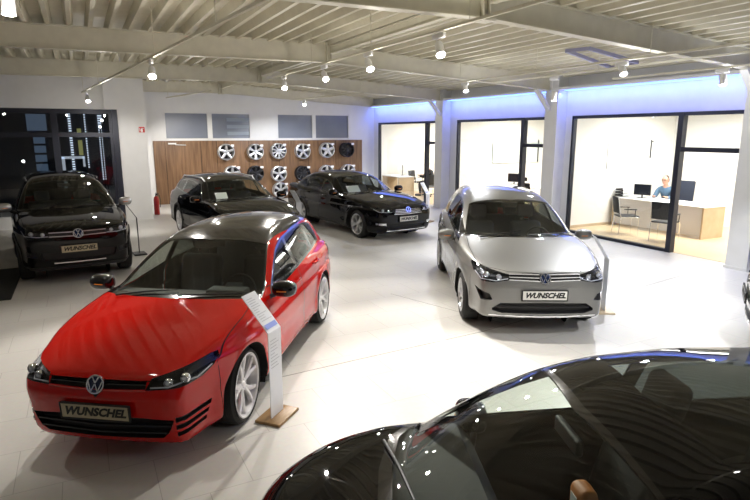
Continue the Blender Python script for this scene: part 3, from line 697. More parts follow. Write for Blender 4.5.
    seat(cx[1], -.37, sm); seat(cx[1], .37, sp.get('seat2', sm))
    b = MB(); b.rbox(cx[2]-.22, cx[2]+.25, -.60, .60, fl+.08, fl+.28, .07); mx = Matrix.Translation((cx[2]+.28, 0, fl+.2)) @ Matrix.Rotation(math.radians(20), 4, 'Y'); b.rbox(-.07, .07, -.60, .60, 0, .60, .06, mx); rb = b.build('rear_bench', sm, root, 50)
    for y in (-.36, .36): b = MB(); b.rbox(-.045, .045, -.12, .12, .60, .76, .04, mx @ Matrix.Translation((0, y, 0))); b.build('headrest', sm, rb, 50)
    x = sp['ws_max']-.25; zt = S.tz(x, 0)-.10; b = MB(); b.rbox(x-.02, x+.01, -.11, .11, zt-.035, zt+.03, .01); b.build('interior_mirror', M['plastic'], root, 50)
    return root, S
def common(**kw):
    W = kw['W']; d = dict(arch=.365, tyre=.318, rimR=.238, flare=.012, tumble=.42, belt=.95, sill=.24,
        sec=[(.10, -.10), (.20, -.035), (.34, -.008), (.45, -.012), (.58, 0), (.70, -.001), (.745, -.020), (.84, -.028), (.93, -.055), (1.1, -.12), (1.7, -.3)],
        bottom=[(-1.2, .20), (-.6, .17), (0, .20), (.5, .22), (2.5, .22), (3.2, .24), (4, .30)],
        gy=[(-1, W-.24), (.3, W-.15), (.8, W-.085), (1.6, W-.075), (2.4, W-.09), (3.2, W-.15), (4, W-.25)],
        mirror=(.72, W+.085, 1.0), handle_mat=None, wipers=[[(.44, .55), (.52, .30), (.56, .0)], [(.44, -.05), (.52, -.32), (.60, -.60)]])
    d.update(kw)
    if d['handle_mat'] is None: d['handle_mat'] = d['paint']
    return d
# --- red hatchback
golf = common(paint=M['red'], W=.853, fs=.84, WB=2.631, xF=-.87, xR=3.39, res=(36, 80, 22, 96), belt=.945, arch=.372, tyre=.322, rimR=.266,
    top=[(-1.1, .50), (-.86, .695), (-.78, .725), (-.55, .80), (-.2, .885), (.2, .955), (.55, 1.0), (1.2, 1.02), (3.0, 1.03), (3.39, 1.0), (3.8, .9)],
    roof=[(-.34, .62), (.06, .79), (.37, .965), (.69, 1.13), (1.01, 1.275), (1.28, 1.372), (1.65, 1.432), (2.1, 1.452), (2.6, 1.438), (2.95, 1.395), (3.12, 1.35), (3.25, 1.18), (3.36, .96), (3.6, .5)],
    front=[(.05, -.66), (.20, -.79), (.30, -.835), (.42, -.85), (.56, -.87), (.64, -.855), (.71, -.825), (.80, -.74), (1.0, -.5)],
    rear=[(.1, 3.2), (.3, 3.36), (.55, 3.39), (.75, 3.37), (.95, 3.36), (1.1, 3.31), (1.5, 3.2)],
    taper=[(-1, .665), (-.5, .81), (-.2, .915), (.15, .975), (.6, .998), (1.3, .993), (2.6, .99), (3.4, .95)],
    dlo=[(.66, .968), (.68, 1.075), (1.02, 1.25), (1.42, 1.345), (1.75, 1.372), (2.3, 1.372), (2.72, 1.335), (2.93, 1.25), (2.97, 1.13), (2.93, 1.03), (1.6, .98)],
    windows=[[(.70, .98), (.72, 1.08), (1.04, 1.235), (1.42, 1.328), (1.62, 1.35), (1.60, .995)], [(1.71, 1.0), (1.72, 1.352), (2.25, 1.358), (2.50, 1.345), (2.44, 1.02)], [(2.51, 1.035), (2.57, 1.332), (2.72, 1.31), (2.88, 1.23), (2.91, 1.13), (2.88, 1.06)]],
    winmat=[M['carglass'], M['tint'], M['tint']],
    ws_max=1.55, ws_trim=[(.28, 0), (.31, .35), (.38, .60), (.46, .74), (.52, .77), (1.28, .60), (1.22, .3), (1.20, 0)], ws=[(.36, 0), (.39, .35), (.46, .60), (.53, .72), (.58, .745), (1.26, .59), (1.19, .3), (1.17, 0)],
    rw=[(0, 1.06), (.60, 1.06), (.52, 1.30), (0, 1.32)], tail=[[(3.1, .80), (3.6, .80), (3.6, .95), (3.08, .95)]],
    fascia=[('lamp', [(.44, .638), (.80, .652), (.84, .690), (.868, .775), (.80, .775), (.47, .708)]), ('grille', [(0, .625), (.44, .630), (.44, .695), (0, .695)]),
            ('air_intake', [(0, .245), (.54, .255), (.60, .30), (.66, .405), (.40, .425), (0, .425)]),
            ('air_slot0', [(.665, .265), (.795, .295), (.80, .325), (.665, .305)]), ('air_slot1', [(.665, .325), (.805, .345), (.81, .375), (.665, .365)]), ('air_slot2', [(.665, .385), (.815, .395), (.82, .43), (.665, .425)])],
    regions=[('grille', .03, M['plastic']), ('air_intake', .05, M['plastic']), ('air_slot0', .035, M['plastic']), ('air_slot1', .035, M['plastic']), ('air_slot2', .035, M['plastic'])],
    lenses=[(.60, .672, .030), (.72, .690, .032)], drl=[[(.47, .648), (.62, .652), (.78, .664), (.83, .70)]],
    bars=[('grille_line', [(-.44, .640), (-.2, .634), (0, .632), (.2, .634), (.44, .640)], .010, .012, M['redline'], False, .003),
          ('grille_slat', [(-.44, .672), (0, .668), (.44, .672)], .008, .02, M['gloss'], False, -.01),
          ('intake_slat', [(-.62, .355), (0, .345), (.62, .355)], .012, .03, M['plastic'], False, -.015), ('intake_slat', [(-.58, .30), (0, .29), (.58, .30)], .012, .03, M['plastic'], False, -.015)],
    badge=(.668, .068, True), plate=(.475, math.radians(-3), M['plate']),
    bonnet=[(-.95, 0), (-.86, .40), (-.72, .60), (-.55, .72), (.1, .74), (.44, .715), (.46, 0)], bonnet_edge=[(-.865, .0), (-.80, .42), (-.66, .62), (-.50, .715), (.1, .74), (.43, .72)],
    roof_panel=[(1.10, 0), (1.17, .56), (2.2, .585), (3.0, .52), (3.17, .48), (3.17, 0)], roof_mat=M['gloss'],
    doors=[[(.50, .30), (.52, .70), (.57, .975), (1.64, 1.0), (1.66, .30)], [(1.68, .30), (1.67, 1.0), (2.55, 1.05), (2.48, .80), (2.20, .62), (2.12, .30)]], handles=[(1.45, .86), (2.3, .88)],
    bumper_seam=[(-.38, .30), (-.40, .66)], sill_mat=M['gloss'], mirror_mat=M['gloss'], mirror=(.66, .925, .985), wipers=[[(.31, .55), (.38, .30), (.42, .0)], [(.31, -.05), (.38, -.32), (.46, -.60)]], cabin=(.52, 1.35, 2.25, 2.9), seat_mat=M['seat'],
    rim=dict(n=5, split=.27, w0=.040, w1=.036, dish=.035, mat=M['white_alloy']), calliper=M['calliper'], spin=.2, steer=0.0)
red_car, _S = build_car(golf, 'hatchback', 'shiny red five-door hatchback with black roof and white multi-spoke wheels', (.442, 4.925, 0), .954)
# --- silver compact people carrier
van = common(paint=M['silver'], W=.893, WB=2.685, xF=-.86, xR=3.43, res=(34, 76, 20, 90), belt=1.0, arch=.368, tyre=.318, rimR=.215, axis=.68, tumble=.36, tc=.3, rail_r=.09,
    sec=[(.10, -.10), (.20, -.04), (.34, -.01), (.50, -.012), (.64, 0), (.78, -.002), (.83, -.02), (.92, -.03), (1.0, -.06), (1.2, -.12), (1.8, -.3)],
    top=[(-1.1, .55), (-.85, .80), (-.75, .835), (-.5, .90), (-.1, .985), (.25, 1.045), (.6, 1.08), (3.0, 1.10), (3.41, 1.06), (3.8, .9)],
    roof=[(-.4, .60), (-.05, .80), (.30, 1.02), (.65, 1.215), (.98, 1.38), (1.25, 1.485), (1.6, 1.552), (2.1, 1.578), (2.7, 1.562), (3.1, 1.505), (3.24, 1.45), (3.34, 1.2), (3.41, .98), (3.6, .5)],
    front=[(.05, -.68), (.20, -.79), (.30, -.84), (.45, -.86), (.62, -.862), (.72, -.855), (.80, -.835), (.90, -.74), (1.1, -.5)],
    rear=[(.1, 3.25), (.3, 3.40), (.6, 3.43), (.9, 3.41), (1.1, 3.38), (1.5, 3.3)], taper=[(-1, .76), (-.5, .87), (-.2, .945), (.15, .988), (.6, .998), (1.3, .995), (2.6, .99), (3.4, .95)],
    dlo=[(.42, 1.035), (.60, 1.12), (1.0, 1.33), (1.32, 1.45), (1.75, 1.49), (2.3, 1.49), (2.8, 1.455), (3.05, 1.36), (3.10, 1.22), (3.02, 1.10), (1.6, 1.04)],
    windows=[[(.50, 1.045), (.60, 1.10), (.72, 1.16), (.74, 1.05)], [(.79, 1.05), (.80, 1.19), (1.05, 1.33), (1.35, 1.44), (1.66, 1.465), (1.64, 1.06)], [(1.74, 1.065), (1.75, 1.472), (2.2, 1.475), (2.55, 1.455), (2.50, 1.09)], [(2.59, 1.10), (2.64, 1.445), (2.8, 1.42), (2.98, 1.33), (3.02, 1.22), (2.98, 1.13)]],
    winmat=[M['carglass']]*2+[M['tint']]*2, ws_max=1.45,
    ws_trim=[(.24, 0), (.27, .35), (.34, .60), (.42, .74), (.50, .76), (1.22, .60), (1.16, .3), (1.14, 0)], ws=[(.31, 0), (.34, .35), (.41, .60), (.49, .715), (.55, .725), (1.20, .58), (1.13, .3), (1.11, 0)],
    rw=[(0, 1.16), (.62, 1.16), (.54, 1.40), (0, 1.42)], tail=[[(3.12, .86), (3.6, .86), (3.6, 1.06), (3.10, 1.06)]],
    fascia=[('lamp', [(.44, .735), (.66, .70), (.80, .705), (.865, .78), (.885, .875), (.80, .86), (.46, .795)]), ('grille', [(0, .72), (.44, .735), (.46, .805), (0, .805)]),
            ('air_intake', [(0, .325), (.54, .33), (.66, .36), (.66, .39), (.56, .455), (0, .465)]), ('fog_pocket', [(.66, .49), (.80, .47), (.85, .60), (.70, .56)])],
    regions=[('grille', .03, M['plastic']), ('air_intake', .06, M['plastic']), ('fog_pocket', .05, M['plastic'])],
    lenses=[(.58, .755, .034), (.73, .775, .034)], drl=[[(.47, .745), (.62, .715), (.80, .722), (.85, .78)]],
    bars=[('grille_line', [(-.46, .738), (0, .722), (.46, .738)], .010, .012, M['chrome'], False, .003), ('grille_line', [(-.46, .768), (0, .758), (.46, .768)], .010, .012, M['chrome'], False, -.004),
          ('grille_line', [(-.46, .800), (0, .796), (.46, .800)], .010, .012, M['chrome'], False, .003), ('bumper_strip', [(-.70, .30), (-.3, .29), (0, .288), (.3, .29), (.70, .30)], .014, .014, M['chrome'], False, .004),
          ('intake_slat', [(-.6, .40), (0, .40), (.6, .40)], .010, .02, M['plastic'], False, -.02)],
    badge=(.758, .066, True), plate=(.56, 0, M['plate_white']),
    bonnet=[(-.95, 0), (-.84, .40), (-.70, .62), (-.50, .745), (.0, .765), (.40, .745), (.44, 0)], bonnet_edge=[(-.815, .0), (-.77, .42), (-.64, .64), (-.48, .74), (.0, .765), (.40, .74)],
    bottom=[(-1.2, .27), (-.6, .245), (0, .22), (.5, .22), (2.5, .22), (3.2, .24), (4, .30)], doors=[[(.42, .32), (.44, .70), (.52, 1.03), (1.66, 1.06), (1.68, .32)], [(1.70, .32), (1.69, 1.06), (2.62, 1.10), (2.55, .85), (2.28, .66), (2.20, .32)]], handles=[(1.45, .93), (2.35, .96)],
    bumper_seam=[(-.38, .30), (-.40, .70)], cabin=(.45, 1.25, 2.2, 2.9), seat_mat=M['grey_seat'], rim=dict(n=5, split=.30, w0=.045, w1=.04, dish=.02, mat=M['alloy']), spin=.5, wipers=[[(.27, .58), (.36, .30), (.42, .0)], [(.27, -.05), (.36, -.32), (.46, -.60)]])
van_car, _S = build_car(van, 'people_carrier', 'silver compact people carrier with rounded roof standing before the office windows', (5.085, 5.513, 0), 1.082)
second = copy_tree(van_car); second.location = (7.35, 3.0, 0); second.rotation_euler = (0, 0, -1.0); second['label'] = 'pale car of which only the front corner enters at the right edge of the picture'
# --- black compact off-roader
suv = common(paint=M['black'], W=.905, WB=2.604, xF=-.89, xR=3.50, res=(28, 60, 18, 72), belt=1.07, arch=.405, tyre=.345, rimR=.225, axis=.75, tumble=.34, tc=.25, rail_r=.10, clad=True, sill=.30, flare=.02,
    sec=[(.15, -.10), (.28, -.04), (.40, -.01), (.55, -.012), (.70, 0), (.84, -.002), (.89, -.02), (.98, -.03), (1.07, -.06), (1.3, -.12), (1.8, -.3)], bottom=[(-1.2, .28), (-.6, .25), (0, .26), (2.5, .26), (3.2, .30), (4, .38)],
    top=[(-1.1, .65), (-.86, .905), (-.78, .94), (-.5, 1.0), (-.1, 1.05), (.3, 1.09), (.6, 1.12), (3.0, 1.14), (3.45, 1.10), (3.8, 1.0)],
    roof=[(-.3, .62), (.1, .86), (.50, 1.12), (.8, 1.32), (1.10, 1.49), (1.35, 1.595), (1.7, 1.655), (2.1, 1.67), (2.7, 1.655), (3.1, 1.60), (3.27, 1.53), (3.38, 1.28), (3.46, 1.0), (3.7, .5)],
    front=[(.1, -.66), (.25, -.78), (.38, -.84), (.55, -.87), (.74, -.885), (.84, -.875), (.92, -.84), (1.0, -.76), (1.2, -.5)],
    rear=[(.1, 3.3), (.4, 3.47), (.7, 3.50), (1.0, 3.48), (1.2, 3.44), (1.6, 3.35)], taper=[(-1, .76), (-.5, .87), (-.2, .945), (.15, .988), (.6, .998), (1.3, .993), (2.6, .99), (3.4, .95)],
    dlo=[(.72, 1.10), (.76, 1.22), (1.1, 1.44), (1.42, 1.56), (1.8, 1.585), (2.4, 1.58), (2.85, 1.54), (3.05, 1.45), (3.08, 1.28), (3.02, 1.16), (1.6, 1.11)],
    windows=[[(.78, 1.115), (.80, 1.22), (1.12, 1.43), (1.42, 1.54), (1.64, 1.56), (1.62, 1.125)], [(1.71, 1.13), (1.72, 1.565), (2.2, 1.565), (2.52, 1.55), (2.46, 1.15)], [(2.54, 1.16), (2.6, 1.54), (2.85, 1.51), (3.0, 1.42), (3.02, 1.28), (2.96, 1.19)]], winmat=[M['carglass'], M['tint'], M['tint']], ws_max=1.5,
    ws_trim=[(.44, 0), (.47, .35), (.54, .60), (.62, .73), (.68, .74), (1.30, .60), (1.25, .3), (1.23, 0)], ws=[(.52, 0), (.55, .35), (.62, .60), (.69, .70), (.74, .71), (1.28, .58), (1.22, .3), (1.20, 0)],
    rw=[(0, 1.22), (.6, 1.22), (.54, 1.48), (0, 1.50)], tail=[[(3.2, .92), (3.7, .92), (3.7, 1.10), (3.18, 1.10)]],
    fascia=[('lamp', [(.44, .80), (.80, .80), (.87, .86), (.89, .955), (.80, .94), (.47, .885)]), ('grille', [(0, .795), (.44, .80), (.46, .885), (0, .885)]),
            ('air_intake', [(0, .40), (.56, .41), (.60, .45), (.62, .56), (0, .57)]), ('fog_pocket', [(.66, .47), (.82, .49), (.82, .58), (.67, .57)])],
    regions=[('grille', .03, M['plastic']), ('air_intake', .05, M['plastic']), ('fog_pocket', .04, M['plastic'])], lenses=[(.55, .845, .036), (.72, .86, .036)], drl=[[(.47, .815), (.65, .812), (.82, .825), (.865, .88)]],
    bars=[('grille_line', [(-.46, .812), (0, .802), (.46, .812)], .012, .014, M['alloy'], False, .004), ('grille_line', [(-.46, .872), (0, .866), (.46, .872)], .012, .014, M['alloy'], False, .004),
          ('bumper_strip', [(-.42, .375), (0, .372), (.42, .375)], .016, .02, M['alloy'], False, .004)],
    badge=(.842, .076, True), plate=(.60, 0, M['plate']), bonnet=[(-.95, 0), (-.86, .40), (-.72, .62), (-.52, .745), (.1, .76), (.62, .735), (.64, 0)], bonnet_edge=[(-.83, .0), (-.79, .42), (-.66, .64), (-.5, .735), (.1, .76), (.60, .73)],
    doors=[[(.56, .38), (.60, .8), (.68, 1.10), (1.64, 1.12), (1.66, .38)], [(1.68, .38), (1.67, 1.12), (2.6, 1.16), (2.52, .92), (2.2, .72), (2.12, .38)]], handles=[(1.45, .98), (2.3, 1.0)], bumper_seam=[(-.42, .36), (-.44, .78)],
    cabin=(.65, 1.4, 2.3, 2.9), mirror=(.76, .985, 1.14), mirror_mat=M['alloy'], rim=dict(n=5, split=.28, w0=.04, w1=.035, dish=.03, mat=M['alloy']), spin=.1, wipers=[[(.47, .58), (.55, .30), (.62, .0)], [(.47, -.05), (.55, -.32), (.66, -.60)]],
    rails=[(1.5, .60), (1.6, .62), (2.2, .63), (2.9, .60), (3.0, .58)], rail_mat=M['darkmetal'])
build_car(suv, 'off_roader', 'black compact off-roader facing forward before the dark shop window', (-.217, 11.05, 0), 1.657)
# --- black saloon and black estate share one face
def passat_face(W, dz=0.0): return dict(
    fascia=[('lamp', [(.46, .655+dz), (.80, .66+dz), (.85, .70+dz), (.875, .785+dz), (.80, .775+dz), (.47, .725+dz)]), ('grille', [(0, .60+dz), (.40, .615+dz), (.46, .655+dz), (.47, .725+dz), (0, .735+dz)]),
            ('air_intake', [(0, .25+dz), (.56, .26+dz), (.60, .36+dz), (0, .38+dz)]), ('fog_pocket', [(.64, .36+dz), (.84, .38+dz), (.84, .42+dz), (.65, .42+dz)])],
    regions=[('grille', .03, M['plastic']), ('air_intake', .05, M['plastic']), ('fog_pocket', .02, M['chrome'])], lenses=[(.57, .69+dz, .03), (.71, .705+dz, .03)], drl=[[(.48, .668+dz), (.65, .668+dz), (.81, .68+dz), (.85, .73+dz)]],
    bars=[('grille_line', [(-.44+.02*i, .618+.032*i+dz), (0, .606+.035*i+dz), (.44-.02*i, .618+.032*i+dz)], .010, .012, M['chrome'], False, .003) for i in range(4)]+[('bumper_strip', [(-.62, .235+dz), (0, .228+dz), (.62, .235+dz)], .014, .014, M['chrome'], False, .004)],
    badge=(.70+dz, .070, True), plate=(.50+dz, 0, M['plate_white']))
saloon = common(paint=M['black'], W=.916, WB=2.791, xF=-.87, xR=3.90, res=(30, 70, 20, 80), belt=.96, arch=.375, tyre=.330, rimR=.238, tumble=.45,
    top=[(-1.1, .52), (-.86, .725), (-.78, .755), (-.5, .83), (-.1, .92), (.3, .975), (.6, 1.0), (2.8, 1.04), (3.3, 1.06), (3.8, 1.07), (3.9, 1.02), (4.1, .9)],
    roof=[(-.1, .66), (.3, .83), (.60, .985), (.90, 1.15), (1.2, 1.295), (1.45, 1.385), (1.8, 1.44), (2.2, 1.456), (2.6, 1.435), (3.0, 1.345), (3.35, 1.20), (3.65, 1.05), (4.1, .75)],
    front=[(.05, -.66), (.20, -.79), (.30, -.84), (.45, -.86), (.58, -.868), (.68, -.862), (.74, -.835), (.85, -.74), (1.1, -.5)], rear=[(.1, 3.7), (.3, 3.86), (.6, 3.90), (.9, 3.89), (1.05, 3.87), (1.5, 3.7)],
    taper=[(-1, .76), (-.5, .87), (-.2, .945), (.15, .988), (.6, .998), (1.3, .995), (2.8, .99), (3.9, .92)], gy=[(-1, .67), (.3, .76), (.8, .83), (1.6, .84), (2.4, .825), (3.2, .76), (4, .65)],
    dlo=[(.86, .975), (.88, 1.08), (1.18, 1.245), (1.5, 1.35), (1.85, 1.382), (2.3, 1.38), (2.75, 1.33), (3.1, 1.22), (3.3, 1.10), (3.22, 1.03), (1.7, .99)],
    windows=[[(.90, .99), (.92, 1.08), (1.2, 1.235), (1.5, 1.335), (1.74, 1.36), (1.72, 1.005)], [(1.81, 1.01), (1.82, 1.362), (2.3, 1.36), (2.68, 1.325), (2.62, 1.03)], [(2.70, 1.04), (2.76, 1.31), (3.08, 1.205), (3.22, 1.10), (3.18, 1.05)]], winmat=[M['carglass'], M['tint'], M['tint']], ws_max=1.7,
    ws_trim=[(.50, 0), (.53, .35), (.60, .60), (.68, .72), (.74, .735), (1.44, .575), (1.39, .3), (1.37, 0)], ws=[(.58, 0), (.61, .35), (.68, .60), (.75, .69), (.80, .70), (1.42, .555), (1.36, .3), (1.34, 0)],
    bonnet=[(-.95, 0), (-.84, .40), (-.72, .60), (-.55, .73), (.1, .755), (.66, .72), (.68, 0)], bonnet_edge=[(-.84, .0), (-.79, .42), (-.66, .62), (-.5, .73), (.1, .755), (.64, .72)], tail=[[(3.6, .80), (4.1, .80), (4.1, .98), (3.58, .96)]],
    doors=[[(.60, .30), (.63, .70), (.70, .98), (1.75, 1.0), (1.77, .30)], [(1.79, .30), (1.78, 1.0), (2.72, 1.05), (2.64, .82), (2.36, .64), (2.28, .30)]], handles=[(1.55, .87), (2.45, .90)], bumper_seam=[(-.38, .30), (-.40, .66)],
    cabin=(.70, 1.45, 2.4, 3.0), seat_mat=M['grey_seat'], rim=dict(n=5, split=.25, w0=.05, w1=.05, dish=.02, mat=M['alloy']), spin=.4, mirror=(.84, .995, 1.01), wipers=[[(.53, .56), (.61, .30), (.66, .0)], [(.53, -.05), (.61, -.32), (.70, -.58)]], **passat_face(.916))
build_car(saloon, 'saloon_car', 'black saloon with a white sheet behind its windscreen and silver multi-spoke wheels', (6.492, 11.98, 0), 1.692)
estate = common(paint=M['black'], W=.916, WB=2.791, xF=-.87, xR=3.90, res=(26, 56, 18, 70), belt=.99, arch=.39, tyre=.340, rimR=.235, tumble=.43, clad=True,
    top=[(-1.1, .55), (-.86, .755), (-.78, .785), (-.5, .86), (-.1, .95), (.3, 1.005), (.6, 1.03), (2.8, 1.07), (3.4, 1.08), (3.9, 1.02), (4.1, .9)],
    roof=[(-.1, .69), (.3, .86), (.60, 1.015), (.90, 1.18), (1.2, 1.325), (1.45, 1.415), (1.8, 1.47), (2.2, 1.486), (2.8, 1.475), (3.3, 1.42), (3.5, 1.36), (3.68, 1.18), (3.85, .95), (4.1, .6)],
    front=[(.05, -.66), (.20, -.79), (.30, -.84), (.45, -.86), (.60, -.868), (.71, -.862), (.77, -.835), (.88, -.74), (1.1, -.5)], rear=[(.1, 3.7), (.3, 3.86), (.6, 3.90), (.9, 3.88), (1.05, 3.85), (1.5, 3.7)],
    taper=[(-1, .76), (-.5, .87), (-.2, .945), (.15, .988), (.6, .998), (1.3, .995), (2.8, .99), (3.9, .94)], gy=[(-1, .67), (.3, .76), (.8, .83), (1.6, .84), (2.4, .83), (3.2, .80), (4, .72)],
    dlo=[(.86, 1.005), (.88, 1.11), (1.18, 1.275), (1.5, 1.38), (1.85, 1.412), (2.3, 1.415), (2.9, 1.395), (3.25, 1.34), (3.42, 1.22), (3.36, 1.09), (1.7, 1.02)],
    windows=[[(.90, 1.02), (.92, 1.11), (1.2, 1.265), (1.5, 1.365), (1.74, 1.39), (1.72, 1.035)], [(1.81, 1.04), (1.82, 1.392), (2.3, 1.395), (2.62, 1.385), (2.60, 1.06)], [(2.70, 1.07), (2.72, 1.38), (2.9, 1.37), (3.2, 1.32), (3.36, 1.22), (3.30, 1.11)]], winmat=[M['carglass']]*3, ws_max=1.7,
    ws_trim=[(.50, 0), (.53, .35), (.60, .60), (.68, .72), (.74, .735), (1.44, .575), (1.39, .3), (1.37, 0)], ws=[(.58, 0), (.61, .35), (.68, .60), (.75, .69), (.80, .70), (1.42, .555), (1.36, .3), (1.34, 0)],
    bonnet=[(-.95, 0), (-.84, .40), (-.72, .60), (-.55, .73), (.1, .755), (.66, .72), (.68, 0)], bonnet_edge=[(-.84, .0), (-.79, .42), (-.66, .62), (-.5, .73), (.1, .755), (.64, .72)], tail=[[(3.6, .83), (4.1, .83), (4.1, 1.01), (3.58, .99)]],
    doors=[[(.60, .30), (.63, .70), (.70, 1.01), (1.75, 1.03), (1.77, .30)], [(1.79, .30), (1.78, 1.03), (2.72, 1.08), (2.64, .85), (2.36, .66), (2.28, .30)]], handles=[(1.55, .90), (2.45, .93)], bumper_seam=[(-.40, .30), (-.42, .69)],
    cabin=(.70, 1.45, 2.4, 3.0), rim=dict(n=5, split=.28, w0=.04, w1=.036, dish=.02, mat=M['white_alloy']), spin=.3, mirror=(.84, .995, 1.04), wipers=[[(.53, .56), (.61, .30), (.66, .0)], [(.53, -.05), (.61, -.32), (.70, -.58)]],
    rails=[(1.5, .585), (1.65, .60), (2.3, .615), (3.1, .60), (3.35, .57)], rail_mat=M['drl'], **passat_face(.916, .03))
build_car(estate, 'estate_car', 'black estate with chrome roof rails parked behind the red hatchback', (3.191, 11.713, 0), 1.676)
# --- black car in the foreground, seen from above
near = common(paint=M['black'], W=.80, WB=2.35, xF=-.39, xR=2.95, res=(44, 100, 24, 110), belt=.96, arch=.335, tyre=.290, rimR=.20, tumble=.40, corner=.20,
    top=[(-.73, .45), (-.39, .70), (-.31, .745), (-.13, .82), (.02, .88), (.20, .94), (.35, .975), (.8, 1.0), (2.7, 1.02), (2.95, .98), (3.3, .9)],
    roof=[(-.33, .58), (-.03, .775), (.265, .965), (.515, 1.125), (.765, 1.265), (.985, 1.362), (1.265, 1.427), (1.67, 1.457), (2.15, 1.445), (2.5, 1.385), (2.68, 1.33), (2.80, 1.18), (2.90, .96), (3.1, .5)],
    front=[(.05, -.23), (.20, -.35), (.30, -.375), (.45, -.39), (.58, -.39), (.68, -.365), (.78, -.29), (1.0, -.08)], rear=[(.1, 2.8), (.3, 2.92), (.55, 2.95), (.75, 2.94), (.95, 2.91), (1.1, 2.87), (1.5, 2.75)],
    sec=[(.10, -.10), (.20, -.035), (.34, -.008), (.45, -.012), (.58, 0), (.72, -.001), (.765, -.016), (.86, -.024), (.95, -.055), (1.1, -.12), (1.7, -.3)],
    taper=[(-1, .90), (-.35, .965), (0, .99), (.6, 1.0), (2.3, .99), (3.0, .93)], gy=[(-.6, .56), (.1, .66), (.6, .72), (1.4, .735), (2.1, .72), (2.9, .64)],
    dlo=[(.50, .98), (.54, 1.075), (.85, 1.25), (1.1, 1.33), (1.5, 1.36), (2.0, 1.355), (2.35, 1.32), (2.55, 1.22), (2.58, 1.10), (2.5, 1.02), (1.3, .985)],
    windows=[[(.55, .99), (.58, 1.08), (.86, 1.235), (1.1, 1.31), (1.50, 1.34), (1.48, 1.0)], [(1.57, 1.0), (1.58, 1.34), (2.0, 1.335), (2.33, 1.30), (2.50, 1.21), (2.52, 1.10), (2.46, 1.04)]], winmat=[M['carglass'], M['tint']], ws_max=1.2,
    ws_trim=[(.19, 0), (.22, .30), (.29, .55), (.37, .66), (.42, .68), (1.04, .56), (1.02, .3), (1.00, 0)], ws=[(.25, 0), (.28, .30), (.34, .55), (.40, .63), (.44, .64), (1.02, .53), (.98, .3), (.96, 0)],
    fascia=[('lamp', [(.44, .56), (.66, .56), (.72, .62), (.73, .74), (.62, .74), (.46, .66)]), ('grille', [(0, .60), (.44, .60), (.45, .64), (0, .64)]), ('air_intake', [(0, .24), (.50, .25), (.55, .40), (0, .42)])],
    regions=[('grille', .02, M['plastic']), ('air_intake', .05, M['plastic'])], lenses=[(.58, .64, .045)], drl=[[(.48, .58), (.60, .575), (.68, .60)]], bars=[('grille_line', [(-.42, .62), (0, .62), (.42, .62)], .01, .012, M['chrome'], False, .003)],
    badge=(.66, .05, True), plate=(.45, 0, M['plate']), bonnet=[(-.5, 0), (-.36, .36), (-.28, .50), (-.16, .60), (.1, .66), (.38, .645), (.40, 0)], bonnet_edge=[(-.33, 0), (-.30, .30), (-.22, .48), (-.10, .59), (.1, .655), (.36, .645)],
    roof_panel=[(1.22, 0), (1.26, .44), (1.7, .47), (2.3, .44), (2.36, .40), (2.36, 0)], roof_mat=M['tint'], glass_roof=True,
    doors=[[(.40, .30), (.42, .70), (.47, .98), (1.52, 1.0), (1.54, .62), (1.50, .30)]], handles=[(1.36, .86)], bumper_seam=[(-.30, .30), (-.32, .60)], mirror=(.74, .835, .90),
    cabin=(.45, 1.1, 1.85, 2.3), seat_mat=M['seat'], rim=dict(n=5, w0=.07, w1=.05, dish=.02, mat=M['alloy']), wipers=[[(.26, .50), (.30, .25), (.33, -.05)], [(.20, -.05), (.28, -.28), (.36, -.54)]])
build_car(near, 'city_car', 'glossy black small car cut by the lower right corner, roof and windscreen seen from above', (.739, 1.829, 0), -.404)
# ------------------------------------------------------------------ wheels displayed on the wooden wall
row1 = [(4.64, 1.77), (5.70, 1.76), (6.57, 1.78), (7.52, 1.76), (8.51, 1.79), (9.36, 1.79)]; row2 = [(4.82, .99), (5.68, .98), (6.56, .94), (7.50, .93), (8.48, .93), (9.40, .94)]; row3 = [(6.60, .33), (7.52, .33)]
sty = [dict(n=5, w0=.085, w1=.055, dish=.03), dict(n=6, split=.10, w0=.045, w1=.05, dish=.03), dict(n=10, w0=.038, w1=.045, dish=.03), dict(n=5, w0=.06, w1=.10, mid=.8, dish=.03), dict(n=5, w0=.11, w1=.05, dish=.02), dict(n=10, w0=.03, w1=.03, dish=.035, twist=.15)]
disp = [(row1[0], 0, 'alloy', 'five-spoke bright alloy wheel, first from the left in the upper wall row'), (row1[1], 1, 'alloy', 'bright alloy wheel with paired spokes, second in the upper wall row'), (row1[2], 2, 'alloy', 'ten-spoke silver alloy wheel, third in the upper wall row'),
        (row1[3], 3, 'alloy', 'alloy wheel with flaring spokes, fourth in the upper wall row'), (row1[4], 4, 'alloy', 'silver star-spoked alloy wheel, fifth in the upper wall row'), (row1[5], 5, 'dark_alloy', 'dark thin-spoked alloy wheel at the right end of the upper wall row'),
        (row2[0], 0, 'alloy', 'bright alloy wheel half hidden above the black estate, left in the lower wall row'), (row2[1], 1, 'dark_alloy', 'dark alloy wheel, second from the left in the lower wall row'), (row2[2], 3, 'alloy', 'silver alloy wheel in full view, third in the lower wall row'),
        (row2[3], 2, 'dark_alloy', 'dark multi-spoke alloy wheel, fourth in the lower wall row'), (row2[4], 4, 'alloy', 'silver alloy wheel peeping over the black saloon roof, fifth in the lower wall row'), (row2[5], 3, 'alloy', 'alloy wheel behind the saloon roof at the right end of the lower wall row'),
        (row3[0], 1, 'alloy', 'alloy wheel low on the wall between the two black cars'), (row3[1], 2, 'dark_alloy', 'dark alloy wheel lowest on the wall beside the black saloon tail')]
